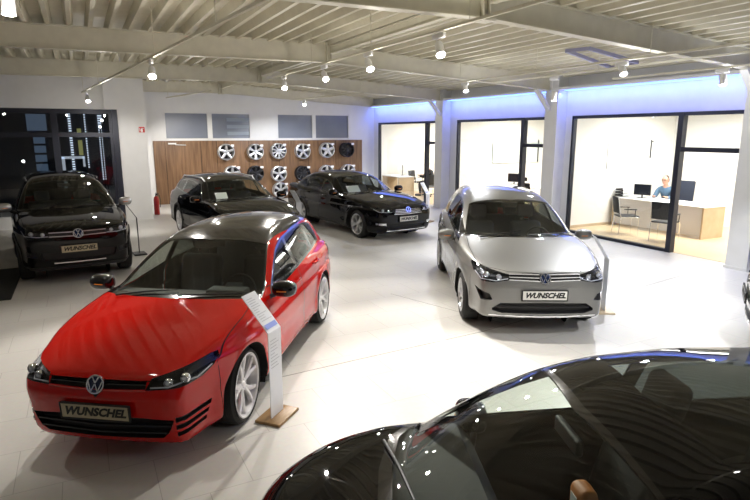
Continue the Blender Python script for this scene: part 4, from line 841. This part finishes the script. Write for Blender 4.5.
for (pos, k, mk, lb) in disp:
    t = thing('display_wheel', lb, 'wheel', (pos[0], BY-.08, pos[1]), 0, 'alloy wheels on the wooden wall'); mx = Matrix.Rotation(PI, 4, 'Z')
    r = rim_mesh(sty[k], .232, .19); q = MB(); q.add(r.v, r.f, Matrix.Translation((0, -.235, 0)) @ Matrix.Scale(1.17, 4) @ mx); q.build('rim', M[mk], t, 35)
    q = MB(); q.lathe([(.0001, -.045), (.225, -.045), (.225, 0), (.0001, 0)], 28); q.build('dark_backing', M['darkmetal'], t, 35)  # added disc, its dark colour darkens the gaps between the spokes
    q = MB(); q.box(.16, .27, -.245, -.238, .19, .265); q.build('price_tag', M['paper'], t)
# ------------------------------------------------------------------ information stands
def info_stand(P, yaw, label, hb=.79, lt=.38, tilt=.869, w=.2, wood='base_wood', lines=True, body='acrylic'):
    t = thing('information_stand', label, 'sign', (P[0], P[1], 0), yaw, 'information stands beside the cars')
    b = MB(); b.rbox(-.17, .17, -.12, .12, 0, .028, .006); b.build('base', M[wood], t, 35)
    b = MB(); th = .006; o = (lt*math.cos(tilt), hb+lt*math.sin(tilt)); nx, nz = -math.sin(tilt)*th, math.cos(tilt)*th
    b.add([(x*w/2, y, z) for x in (-1, 1) for (y, z) in ((-th/2, .028), (-th/2, hb), (o[0]+nx, o[1]+nz), (o[0], o[1]), (th/2, hb-.002), (th/2, .028))], [(0, 1, 2, 3, 4, 5), (11, 10, 9, 8, 7, 6)]+[(i, i+6, (i+1) % 6+6, (i+1) % 6) for i in range(6)])
    pn = b.build('panel', M[body], t)
    if lines:
        b = MB(); mx = Matrix.Translation((0, 0, hb)) @ Matrix.Rotation(-(PI/2-tilt), 4, 'X')
        rnd = random.Random(3)
        for k in range(11): b.box(-.075, -.075+rnd.uniform(.06, .15), -th-.0012, -th-.0008, lt-.05-k*.022, lt-.044-k*.022, mx)
        b.build('printed_lines', M['sheet_ink'], pn); b = MB()
        for k in range(9): b.box(-.075, -.075+rnd.uniform(.05, .15), -th/2-.001, -th/2-.0004, hb-.08-k*.03, hb-.073-k*.03)
        b.build('printed_lines', M['sheet_ink'], pn)
        b = MB(); b.box(-.085, .085, -th-.0012, -th-.0008, .03, .075, mx); b.build('blue_field', mat('blue_print', (.25, .32, .75), .4), pn)
    return t
info_stand((1.318, 4.41), .732, 'white bent information stand on a brown wooden base beside the red car front wheel')
info_stand((6.25, 5.23), 1.008, 'information stand seen edge-on beside the silver car headlight', .75, .36, 1.0, wood='pale_wood')
info_stand((.90, 12.25), 1.66, 'dark edge-on information stand between the black off-roader and the red car', .75, .36, 1.0, w=.10, lines=False, body='darkmetal', wood='darkmetal')
info_stand((4.72, 13.3), 1.9, 'information stand at the front of the black estate, leaning plate above the red roof', .75, .36, 1.0, wood='base_wood')
info_stand((8.45, 13.2), .5, 'information stand behind the black saloon bonnet before the far office', .78, .36, 1.0, wood='base_wood')
# papers behind windscreens
def sheet(loc, rz, w, h, label, tilt=.5):
    o = MB().box(-w/2, w/2, -.002, .002, 0, h, Matrix.Rotation(-tilt, 4, 'X')).build('paper_sheet', M['paper']); o.location = loc; o.rotation_euler = (0, 0, rz)
    tag(o, label, 'paper', 'sheets behind the windscreens'); return o
def in_car(pose, p): c, s_ = math.cos(pose[2]), math.sin(pose[2]); return (pose[0]+c*p[0]-s_*p[1], pose[1]+s_*p[0]+c*p[1], p[2])
PAS, EST = (6.492, 11.98, 1.692), (3.191, 11.713, 1.676)
sheet(in_car(PAS, (.84, .38, .985)), PAS[2]-PI/2, .36, .20, 'white sheet lying behind the windscreen of the black saloon', .75)
sheet(in_car(EST, (.84, .42, 1.015)), EST[2]-PI/2, .26, .17, 'white sheet lying behind the windscreen of the black estate', .75)
NEAR = (.739, 1.829, -.404); p = in_car(NEAR, (1.13, .20, .56))
t = thing('cushion', 'orange-brown cushion standing on the seat inside the near black car', 'cushion', p, NEAR[2]); MB().rbox(-.045, .045, -.07, .07, 0, .32, .035).build('cover', M['tan'], t, 50); MB().rbox(-.05, -.046, -.03, .03, .22, .28, .0015).build('care_label', M['paper'], t)
# ------------------------------------------------------------------ tracks and spotlights
def track(name_label, pts, r=.018):
    b = MB(); b.ribbon(pts, .035, .03); b2 = []
    t = b.build('lighting_track', M['steel_paint']); tag(t, name_label, 'lighting track', 'lighting tracks under the roof')
    n = max(2, int((Vector(pts[-1])-Vector(pts[0])).length/2.4)); h = MB()
    for k in range(n+1): p = Vector(pts[0]).lerp(Vector(pts[-1]), (k+.1)/(n+.2)); h.cyl(p, (p.x, p.y, roof_z(p.x)), .006, seg=6)
    h.build('hanger', M['steel_paint'], t); return t
track('long white lighting track crossing the left half of the ceiling', [(.2, 16.9, 3.46), (1.6, 3.0, 3.46)])
track('lighting track beside the roof ridge, crossing the middle beams', [(3.75, 12.2, 3.56), (3.75, 2.6, 3.56)])
track('lighting track in front of the middle office windows', [(8.35, 10.4, 3.52), (8.35, 2.0, 3.52)])
track('lighting track at the right edge near the right-hand column', [(9.3, 8.0, 3.45), (9.3, 2.0, 3.45)])
track('short lighting track before the left pair of high windows', [(2.35, 17.6, 3.42), (2.95, 14.2, 3.42)])
track('short lighting track before the right pair of high windows', [(6.1, 17.2, 3.45), (6.7, 13.6, 3.45)])
track('lighting track above the silver car', [(7.4, 10.6, 3.50), (7.4, 3.2, 3.50)])
track('lighting track in the top left corner', [(-.37, 6.8, 3.50), (-.37, 2.2, 3.50)])
spot_names = ['large spotlight head cut by the top left corner', 'spotlight on the left track below the second beam', 'spotlight at the far end of the left track by the shop window', 'spotlight left of the ridge above the black estate', 'spotlight on the ridge track above the high windows',
    'spotlight in front of the back wall, between the high windows', 'spotlight on the ridge track in the middle of the ceiling', 'bright spotlight on the ridge track nearest the camera', 'spotlight above the left edge of the silver car', 'spotlight beside the middle column', 'spotlight with long adaptor left of the right-hand column', 'spotlight at the right-hand column under the beam']
for k, ((x, y, z, ax, ay, s_), lb) in enumerate(zip(SPOTS, spot_names)):
    t = thing('spotlight', lb, 'spotlight', (x, y, z), 0, 'spotlights on the tracks'); d = Vector((ax-x, ay-y, -z)).normalized(); q = d.to_track_quat('Y', 'Z').to_matrix().to_4x4()
    b = MB(); b.lathe([(.0001, -.10), (.038, -.10), (.048, -.07), (.052, .07), (.055, .08), (.050, .08), (.047, .066), (.0001, .060)], 20, q); b.build('lamp_head', M['lamp_white'], t, 40)
    b = MB(); b.lathe([(.0001, .067), (.044, .067)], 20, q); b.build('lamp_face', M['lampface'], t)
    b = MB(); top = [3.48, 3.44, 3.44, 3.54, 3.54, 3.43, 3.54, 3.54, 3.48, 3.50, 3.48, 3.43][k]-z; b.tube([(0, .0, 0), (.0, .07, .02), (.0, .07, top-.05)], .009, 6); b.rbox(-.02, .02, -.09, .14, top-.07, top-.01, .008); b.build('adaptor', M['lamp_white'], t, 40)
# ------------------------------------------------------------------ left side odds and ends
t = thing('fire_extinguisher', 'red fire extinguisher standing by the wooden wall at the white corner', 'fire extinguisher', (1.93, 18.2, 0))
b = MB(); b.lathe([(.0001, .0), (.075, .0), (.08, .02), (.08, .46), (.06, .53), (.03, .56), (.0001, .56)], 20, Matrix.Rotation(PI/2, 4, 'X')); b.build('cylinder_body', mat('extinguisher_red', (.38, .01, .008), .3, 0, .4), t, 50)
b = MB(); b.cyl((0, 0, .56), (0, 0, .61), .02); b.box(-.015, .09, -.012, .012, .61, .635); b.box(-.015, .08, -.01, .01, .645, .66); b.build('valve', M['plastic'], t)
b = MB(); b.tube([(.02, 0, .60), (.10, -.02, .58), (.12, -.02, .40), (.10, -.03, .22)], .011, 8); b.build('hose', M['rubber'], t, 60)
t = MB().box(-.075, .075, -.004, .004, -.075, .075).build('fire_sign', mat('sign_red', (.6, .02, .02), .4)); t.location = (1.60, LY-.006, 2.52); tag(t, 'small red fire equipment sign high on the white wall', 'sign')
b = MB(); b.ball((.0, -.005, -.02), .028, .003, .05, 10, 8); b.box(-.01, .05, -.008, -.004, .03, .045); b.box(-.06, -.04, -.007, -.004, -.05, .05); b.build('white_symbol', M['paper'], t)
o = MB().rbox(-3.2, -1.10, 9.62, 11.9, 0, .02, .008).build('door_mat', mat('black_mat', (.012, .013, .012), .9, bump=(200, .6))); tag(o, 'black mat on the tiles at the left edge, beside the off-roader', 'mat')
# outside, beyond the shop window
E_ = lambda c, e: mat('night_light', c, emit=e, emit_color=c)
t = thing('lit_facade', 'dark building facade at night outside the shop window with rows of small lights', 'building', (-1.5, 31, 0))
MB().box(-12, 4, 0, 1, -.1, 7).build('wall', mat('dark_facade', (.03, .035, .05), .6), t)
for x, lo in ((1.20, .2), (1.82, .5), (2.50, -.1)):
    b = MB()
    for k in range(30): b.box(x-.06-.03*(lo < 0), x+.06+.03*(lo < 0), -.06, -.02, lo+.3+k*.112, lo+.36+k*.112)
    o = b.build('light_column', E_((.75, .85, 1.0), .8), t); o['kind'] = 'stuff'
b = MB()
for k in range(4): b.box(-.35, .12, -.05, -.01, .7+k*.42, 1.02+k*.42)
b.build('lit_window', E_((.16, .24, .36), .22), t); MB().box(1.48, 1.66, -.07, -.02, 1.4, 2.1).build('yellow_panel', E_((.5, .5, .18), .3), t); MB().box(1.48, 1.66, -.07, -.02, 2.35, 2.65).build('yellow_panel', E_((.5, .5, .18), .3), t)
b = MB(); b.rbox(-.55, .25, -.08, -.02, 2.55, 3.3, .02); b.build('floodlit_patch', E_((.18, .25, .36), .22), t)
t = thing('lit_doorway', 'white lit door frame outside the shop window', 'doorway', (-.45, 26, 0))
b = MB(); b.box(-.32, -.10, 0, .1, -.1, 1.5); b.box(-.32, .62, 0, .1, 1.42, 1.52); b.box(.54, .62, 0, .1, 1.1, 1.5); b.build('door_frame', E_((.6, .66, .75), .4), t)
for k, (x, y, z) in enumerate(((.85, 24, 2.9), (.25, 27, 3.3), (.9, 28, 2.7), (-1.9, 25, 1.4))):
    o = MB().ball((0, 0, 0), .05).build('street_lamp', E_((1, 1, 1), 6), None, 60); o.location = (x, y, z); tag(o, ['white lamp outside behind the right panes of the shop window, upper one', 'white lamp outside behind the middle of the upper panes', 'lamp outside beside the tall light columns', 'small lamp outside at the left edge of the shop window'][k], 'lamp', 'distant lamps in the night')
    MB().cyl((0, .03, -z-.1), (0, .03, 0), .03).build('post', M['darkmetal'], o)
# ------------------------------------------------------------------ right-hand office
t = thing('desk', 'long desk with white front and light oak ends in the right-hand office', 'desk', (12.6, 8.0, 0))
MB().rbox(-.02, .82, -.04, 2.54, .73, .76, .008).build('desktop', M['ceil_white'], t, 35)
MB().box(0, .80, -.02, .02, 0, .73).build('end_panel', M['lightwood'], t); MB().box(0, .80, 2.47, 2.51, 0, .73).build('end_panel', M['lightwood'], t)
MB().box(.03, .05, .02, 2.47, .06, .73).build('front_panel', mat('desk_white', (.62, .60, .60), .4), t)
MB().box(.20, .78, .02, .06, .05, .73).build('side_cover', M['lightwood'], t)
def monitor(x, y, z, rz, lb):
    t = thing('monitor', lb, 'monitor', (x, y, z), rz); b = MB(); b.rbox(-.21, .21, -.02, .02, .08, .36, .01); b.build('screen_case', M['plastic'], t, 35)
    b = MB(); b.box(-.197, .197, -.022, -.0205, .093, .347); b.build('screen', mat('dark_screen', (.01, .012, .02), .15), t); b = MB(); b.cyl((0, .02, 0), (0, .02, .2), .02); b.rbox(-.12, .12, -.07, .09, 0, .015, .005); b.build('stand', M['plastic'], t, 35); return t
monitor(12.98, 9.93, .76, -PI/2+.35, 'black monitor on the desk in the right-hand office')
t = thing('letter_tray', 'stacked letter trays at the left end of the desk in the right-hand office', 'letter tray', (12.84, 10.41, .76))
for k in range(3): b = MB(); b.box(-.15, .15, -.12, .12, .02+k*.075, .026+k*.075); b.box(-.15, .15, .114, .12, .02+k*.075, .065+k*.075); b.box(-.15, -.144, -.12, .12, .02+k*.075, .065+k*.075); b.build('tray', M['plastic'], t); MB().box(-.12, .13, -.1, .1, .028+k*.075, .042+k*.075).build('paper_stack', M['paper'], t)
for (x, y, lb) in ((12.8, 9.5, 'loose papers on the desk in front of the seated man'), (12.82, 8.45, 'papers on the desk beside the window post')):
    o = MB(); o.box(-.11, .11, -.15, .15, 0, .006); o.box(-.05, .16, -.2, .05, .006, .01); o = o.build('papers', M['paper']); o.location = (x, y, .76); tag(o, lb, 'paper', 'papers on the office desk')
def visitor_chair(x, y, rz, lb, parent_group='visitor chairs at the desk'):
    t = thing('visitor_chair', lb, 'chair', (x, y, 0), rz, parent_group)   # faces local +x
    b = MB(); b.rbox(-.22, .24, -.23, .23, .43, .47, .02); b.build('seat', M['plastic'], t, 40)
    b = MB(); mx = Matrix.Translation((-.22, 0, .46)) @ Matrix.Rotation(-.14, 4, 'Y'); b.rbox(-.012, .012, -.22, .22, .06, .46, .012, mx); b.build('backrest', mat('mesh_back', (.03, .032, .035), .8), t, 40)
    for s_ in (-1, 1):
        b = MB(); b.tube([(.22, .235*s_, 0), (.22, .235*s_, .40), (.18, .235*s_, .44), (-.20, .235*s_, .44), (-.22, .235*s_, .50), (-.29, .225*s_, .92)], .011, 8); b.build('side_frame', M['chrome'], t, 60)
        b = MB(); b.tube([(-.24, .235*s_, 0), (-.20, .235*s_, .44)], .011, 8); b.build('leg', M['chrome'], t, 60)
        b = MB(); b.tube([(.12, .235*s_, .44), (.12, .25*s_, .62)], .010, 6); b.rbox(-.14, .16, (.235*s_)-.022, (.235*s_)+.022, .62, .645, .01); b.build('armrest', M['plastic'], t, 40)
    return t
visitor_chair(11.72, 9.35, -.55, 'black mesh visitor chair seen from the side, left of the pair at the desk')
visitor_chair(11.70, 8.28, .25, 'black mesh visitor chair seen from behind, right of the pair at the desk')
def office_chair(x, y, rz, lb, hb=.62, hr=True, mm=None):
    mm = mm or mat('navy_fabric', (.02, .028, .05), .8); t = thing('office_chair', lb, 'chair', (x, y, 0), rz); b = MB(); b.rbox(-.24, .24, -.24, .24, .40, .48, .035); b.build('seat', mm, t, 40)
    b = MB(); mx = Matrix.Translation((-.24, 0, .48)) @ Matrix.Rotation(-.12, 4, 'Y'); b.rbox(-.04, .03, -.23, .23, .06, hb, .035, mx); b.build('backrest', mm, t, 40)
    if hr: b = MB(); b.rbox(-.035, .03, -.13, .13, hb+.05, hb+.17, .03, mx); b.cyl(mx @ Vector((0, 0, hb-.05)), mx @ Vector((0, 0, hb+.08)), .015); b.build('headrest', M['plastic'], t, 40)
    b = MB(); b.cyl((0, 0, .08), (0, 0, .40), .028); b.build('column', M['chrome'], t, 40)
    for k in range(5): a = 2*PI*k/5; b = MB(); b.tube([(0, 0, .10), (.28*math.cos(a), .28*math.sin(a), .07)], [.022, .014], 6); b.ball((.28*math.cos(a), .28*math.sin(a), .03), .03, seg=10, rings=6); b.build('leg', M['plastic'], t, 50)
    return t
office_chair(14.12, 9.66, PI+.15, 'navy high-backed office chair behind the seated man', .70, False)
tag(MB().box(12.34, 13.86, 10.575, 10.597, 1.50, 2.18).build('whiteboard', mat('board_white', (.70, .70, .72), .3)), 'pale whiteboard on the left wall of the right-hand office', 'whiteboard')
t = thing('coat_hook', 'thin dark coat hook rail beside the whiteboard', 'hook', (14.02, 10.59, 0)); b = MB(); b.box(-.012, .012, -.02, 0, 1.75, 2.25); b.cyl((0, -.02, 2.2), (0, -.08, 2.2), .01); b.build('rail', M['darkmetal'], t)
# middle office
t = thing('notice_board', 'pale board with a poster on the far wall of the middle office', 'board', (13.6, 15.58, 0)); MB().box(-1.05, 1.15, -.03, 0, 1.42, 2.12).build('board', mat('grey_green_board', (.55, .60, .58), .4), t)
MB().box(-1.03, -.10, -.034, -.03, 1.44, 2.10).build('poster', M['paper'], t); b = MB(); b.rbox(-.75, -.40, -.038, -.035, 1.80, 1.92, .0014); b.box(-.8, -.35, -.037, -.0345, 1.52, 1.56); b.build('printed_mark', M['sheet_ink'], t); MB().box(.95, .98, -.06, -.03, 1.42, 2.2).build('edge_rail', M['darkmetal'], t)
t = thing('desk', 'desk in the middle office hidden behind the silver car roof', 'desk', (12.5, 13.4, 0)); MB().box(0, .8, -1.0, 1.5, .73, .76).build('desktop', M['ceil_white'], t)
for y in (-.98, 1.44): MB().box(0, .8, y, y+.04, 0, .73).build('end_panel', M['lightwood'], t)
monitor(12.75, 14.65, .76, -PI/2+.5, 'dark monitor in the middle office just above the silver car roof')
office_chair(12.0, 13.05, .15, 'black office chair with headrest in the middle office', .50, True, M['plastic'])
# ------------------------------------------------------------------ people
def skin_mesh(name, verts, edges, radii, root, material, parent=None, sub=2):
    me = bpy.data.meshes.new(name); me.from_pydata(verts, edges, []); o = bpy.data.objects.new(name, me); col.objects.link(o)
    md = o.modifiers.new('s', 'SKIN'); md.use_smooth_shade = True; sb = o.modifiers.new('u', 'SUBSURF'); sb.levels = sub; sb.render_levels = sub
    for i, r in enumerate(radii): me.skin_vertices[0].data[i].radius = r if isinstance(r, tuple) else (r, r); me.skin_vertices[0].data[i].use_root = (i == root)
    bpy.context.view_layer.update(); m2 = bpy.data.meshes.new_from_object(o.evaluated_get(bpy.context.evaluated_depsgraph_get())); bpy.data.objects.remove(o)
    m2.materials.clear(); m2.materials.append(material); m2.polygons.foreach_set('use_smooth', [True]*len(m2.polygons)); m2.name = name
    r = bpy.data.objects.new(name, m2); col.objects.link(r); r.parent = parent; return r
M['skin'] = mat('skin', (.62, .34, .24), .5)
def seated_person(label, loc, rz, shirt, hair, lean=.28, glasses=True, reach=.30, trousers=(.03, .035, .05), desk=.78, bald=True):
    """faces local +x, seat height .48 ; hips at the origin"""
    t = thing('person', label, 'person', loc, rz); h = .54
    sh = Vector((lean*.9, 0, h+.46)); nk = sh+Vector((.03, 0, .07)); hd = sh+Vector((.09, 0, .20))
    V = [(0, 0, h), (lean*.35, 0, h+.17), (lean*.7, 0, h+.34), tuple(sh), tuple(nk), tuple(hd)]; E = [(0, 1), (1, 2), (2, 3), (3, 4), (4, 5)]; R_ = [(.13, .16), (.11, .14), (.12, .16), (.085, .10), .055, .06]
    hands = []
    for s_ in (-1, 1):
        n = len(V); el = sh+Vector((.12, .24*s_, -.25)); hdp = sh+Vector((reach+.06, .15*s_, -.26)); hdp.z = desk+.035
        V += [tuple(sh+Vector((0, .12*s_, -.02))), tuple(sh+Vector((0, .185*s_, -.045))), tuple(el), tuple(hdp-(hdp-el).normalized()*.05), tuple(hdp)]; E += [(3, n), (n, n+1), (n+1, n+2), (n+2, n+3), (n+3, n+4)]; R_ += [.07, .062, .045, .028, (.018, .032)]
        hands.append((hdp, (hdp-el).normalized(), s_, n+4))
        n = len(V); V += [(.06, .10*s_, h-.0), (.44, .13*s_, h-.01), (.40, .13*s_, .09), (.52, .14*s_, .05)]; E += [(0, n), (n, n+1), (n+1, n+2), (n+2, n+3)]; R_ += [.09, .062, .042, (.035, .045)]
    for hp, d, s_, k in hands:      # five fingers each
        side = Vector((-d.y, d.x, 0)).normalized()
        for f, (o_, ln) in enumerate(((-.028, .055), (-.010, .070), (.009, .074), (.027, .066))):
            n = len(V); a = hp+side*o_+d*.03; V += [tuple(a), tuple(a+d*ln*.5+Vector((0, 0, .004))), tuple(a+d*ln+Vector((0, 0, -.008)))]; E += [(k, n), (n, n+1), (n+1, n+2)]; R_ += [.009, .008, .007]
        n = len(V); a = hp-side*s_*.03; V += [tuple(a), tuple(a-side*s_*.02+d*.035)]; E += [(k, n), (n, n+1)]; R_ += [.010, .008]
    skin_mesh('body', V, E, R_, 0, M['skin'], t)
    b = MB(); c = hd+Vector((.01, 0, .03)); b.ball(c, .098, .078, .118, 20, 14)
    b.ball(c+Vector((.095, 0, -.02)), .020, .015, .024, 8, 6); b.ball(c+Vector((.035, 0, -.085)), .045, .045, .035, 12, 8)
    for s_ in (-1, 1): b.ball(c+Vector((0, .08*s_, -.01)), .018, .010, .030, 8, 6)
    head = b.build('head', M['skin'], t, 60)
    for s_ in (-1, 1): MB().ball(c+Vector((.086, .032*s_, .008)), .009).build('eye', M['ink'], head, 60)
    MB().ball(c+Vector((.088, 0, -.062)), .010, .024, .006).build('mouth', mat('lips', (.5, .18, .15), .5), head, 60)
    b = MB()
    if bald: b.ball(c+Vector((-.035, 0, -.005)), .078, .084, .088, 18, 12); b.ball(c+Vector((-.02, 0, .055)), .078, .076, .066, 18, 12)
    else: b.ball(c+Vector((-.02, 0, .03)), .098, .088, .108, 18, 12)
    b.build('hair', mat('hair', hair, .7), head, 60)
    if glasses:
        b = MB()
        for s_ in (-1, 1): b.lathe([(.024+.003*math.cos(2*PI*k/6), .003*math.sin(2*PI*k/6)) for k in range(6)], 16, Matrix.Translation(c+Vector((.105, .033*s_, .006))) @ Matrix.Rotation(PI/2, 4, 'Z'), closed=True); b.cyl(c+Vector((.105, .057*s_, .008)), c+Vector((0, .083*s_, .005)), .003, seg=6)
        b.cyl(c+Vector((.105, -.01, .01)), c+Vector((.105, .01, .01)), .003, seg=6); b.build('glasses', M['ink'], head, 60)
    # shirt and trousers a little larger than the body
    V2 = [V[0], V[1], V[2], V[3], tuple(Vector(nk)-Vector((.015, 0, .025)))]; E2 = [(0, 1), (1, 2), (2, 3), (3, 4)]; R2 = [(.15, .18), (.13, .165), (.14, .185), (.10, .125), .068]
    k = 6
    for s_ in (-1, 1):
        n = len(V2); a = [V[k+i] for i in range(4)]; V2 += a; E2 += [(3, n), (n, n+1), (n+1, n+2), (n+2, n+3)]; R2 += [.085, .078, .060, .042]; k += 9
    skin_mesh('shirt', V2, E2, R2, 0, mat('shirt', shirt, .8, bump=(60, .3)), t)
    V3 = [V[0]]; E3 = []; R3 = [(.15, .18)]; k = 11
    for s_ in (-1, 1): n = len(V3); V3 += [V[k], V[k+1], V[k+2]]; E3 += [(0, n), (n, n+1), (n+1, n+2)]; R3 += [.105, .078, .06]; k += 9
    skin_mesh('trousers', V3, E3, R3, 0, mat('trousers', trousers, .8), t)
    for s_ in (-1, 1): b = MB(); b.rbox(.36, .62, .14*s_-.048, .14*s_+.048, 0, .085, .03); b.build('shoe', M['ink'], t, 50)
    return t
seated_person('man in a light blue shirt and glasses leaning over the desk, seated', (13.88, 9.78, 0), PI+.25, (.10, .18, .28), (.06, .035, .025), lean=.30)
seated_person('person in a dark jacket with reddish hair, seated in the far office', (12.15, 18.75, 0), 2.2, (.015, .016, .02), (.30, .12, .05), lean=.12, glasses=False, bald=False)
office_chair(12.26, 18.62, 2.2, 'dark office chair under the person in the far office', .45, False, M['plastic'])
t = thing('desk', 'desk in the far office behind the black saloon', 'desk', (11.3, 19.3, 0)); MB().box(-.35, .35, -.1, 1.3, .73, .76).build('desktop', M['ceil_white'], t)
for y in (-.08, 1.24): MB().box(-.35, .35, y, y+.04, 0, .73).build('end_panel', M['lightwood'], t)
visitor_chair(11.65, 18.05, 1.5, 'dark visitor chair in the far office next to the seated person', 'chairs in the far office')
visitor_chair(12.3, 20.1, -1.2, 'dark visitor chair at the far end of the desk in the far office', 'chairs in the far office')
t = thing('tape_dispenser', 'dark slim lamp on the desk in the far office', 'lamp', (11.5, 19.9, .76)); b = MB(); b.rbox(-.07, .07, -.05, .05, 0, .02, .008); b.build('base', M['plastic'], t, 40); b = MB(); b.tube([(0, 0, .02), (.02, 0, .25), (.0, 0, .42)], .015, 8); b.build('pole', M['plastic'], t, 60)
t.name = 'desk_lamp'
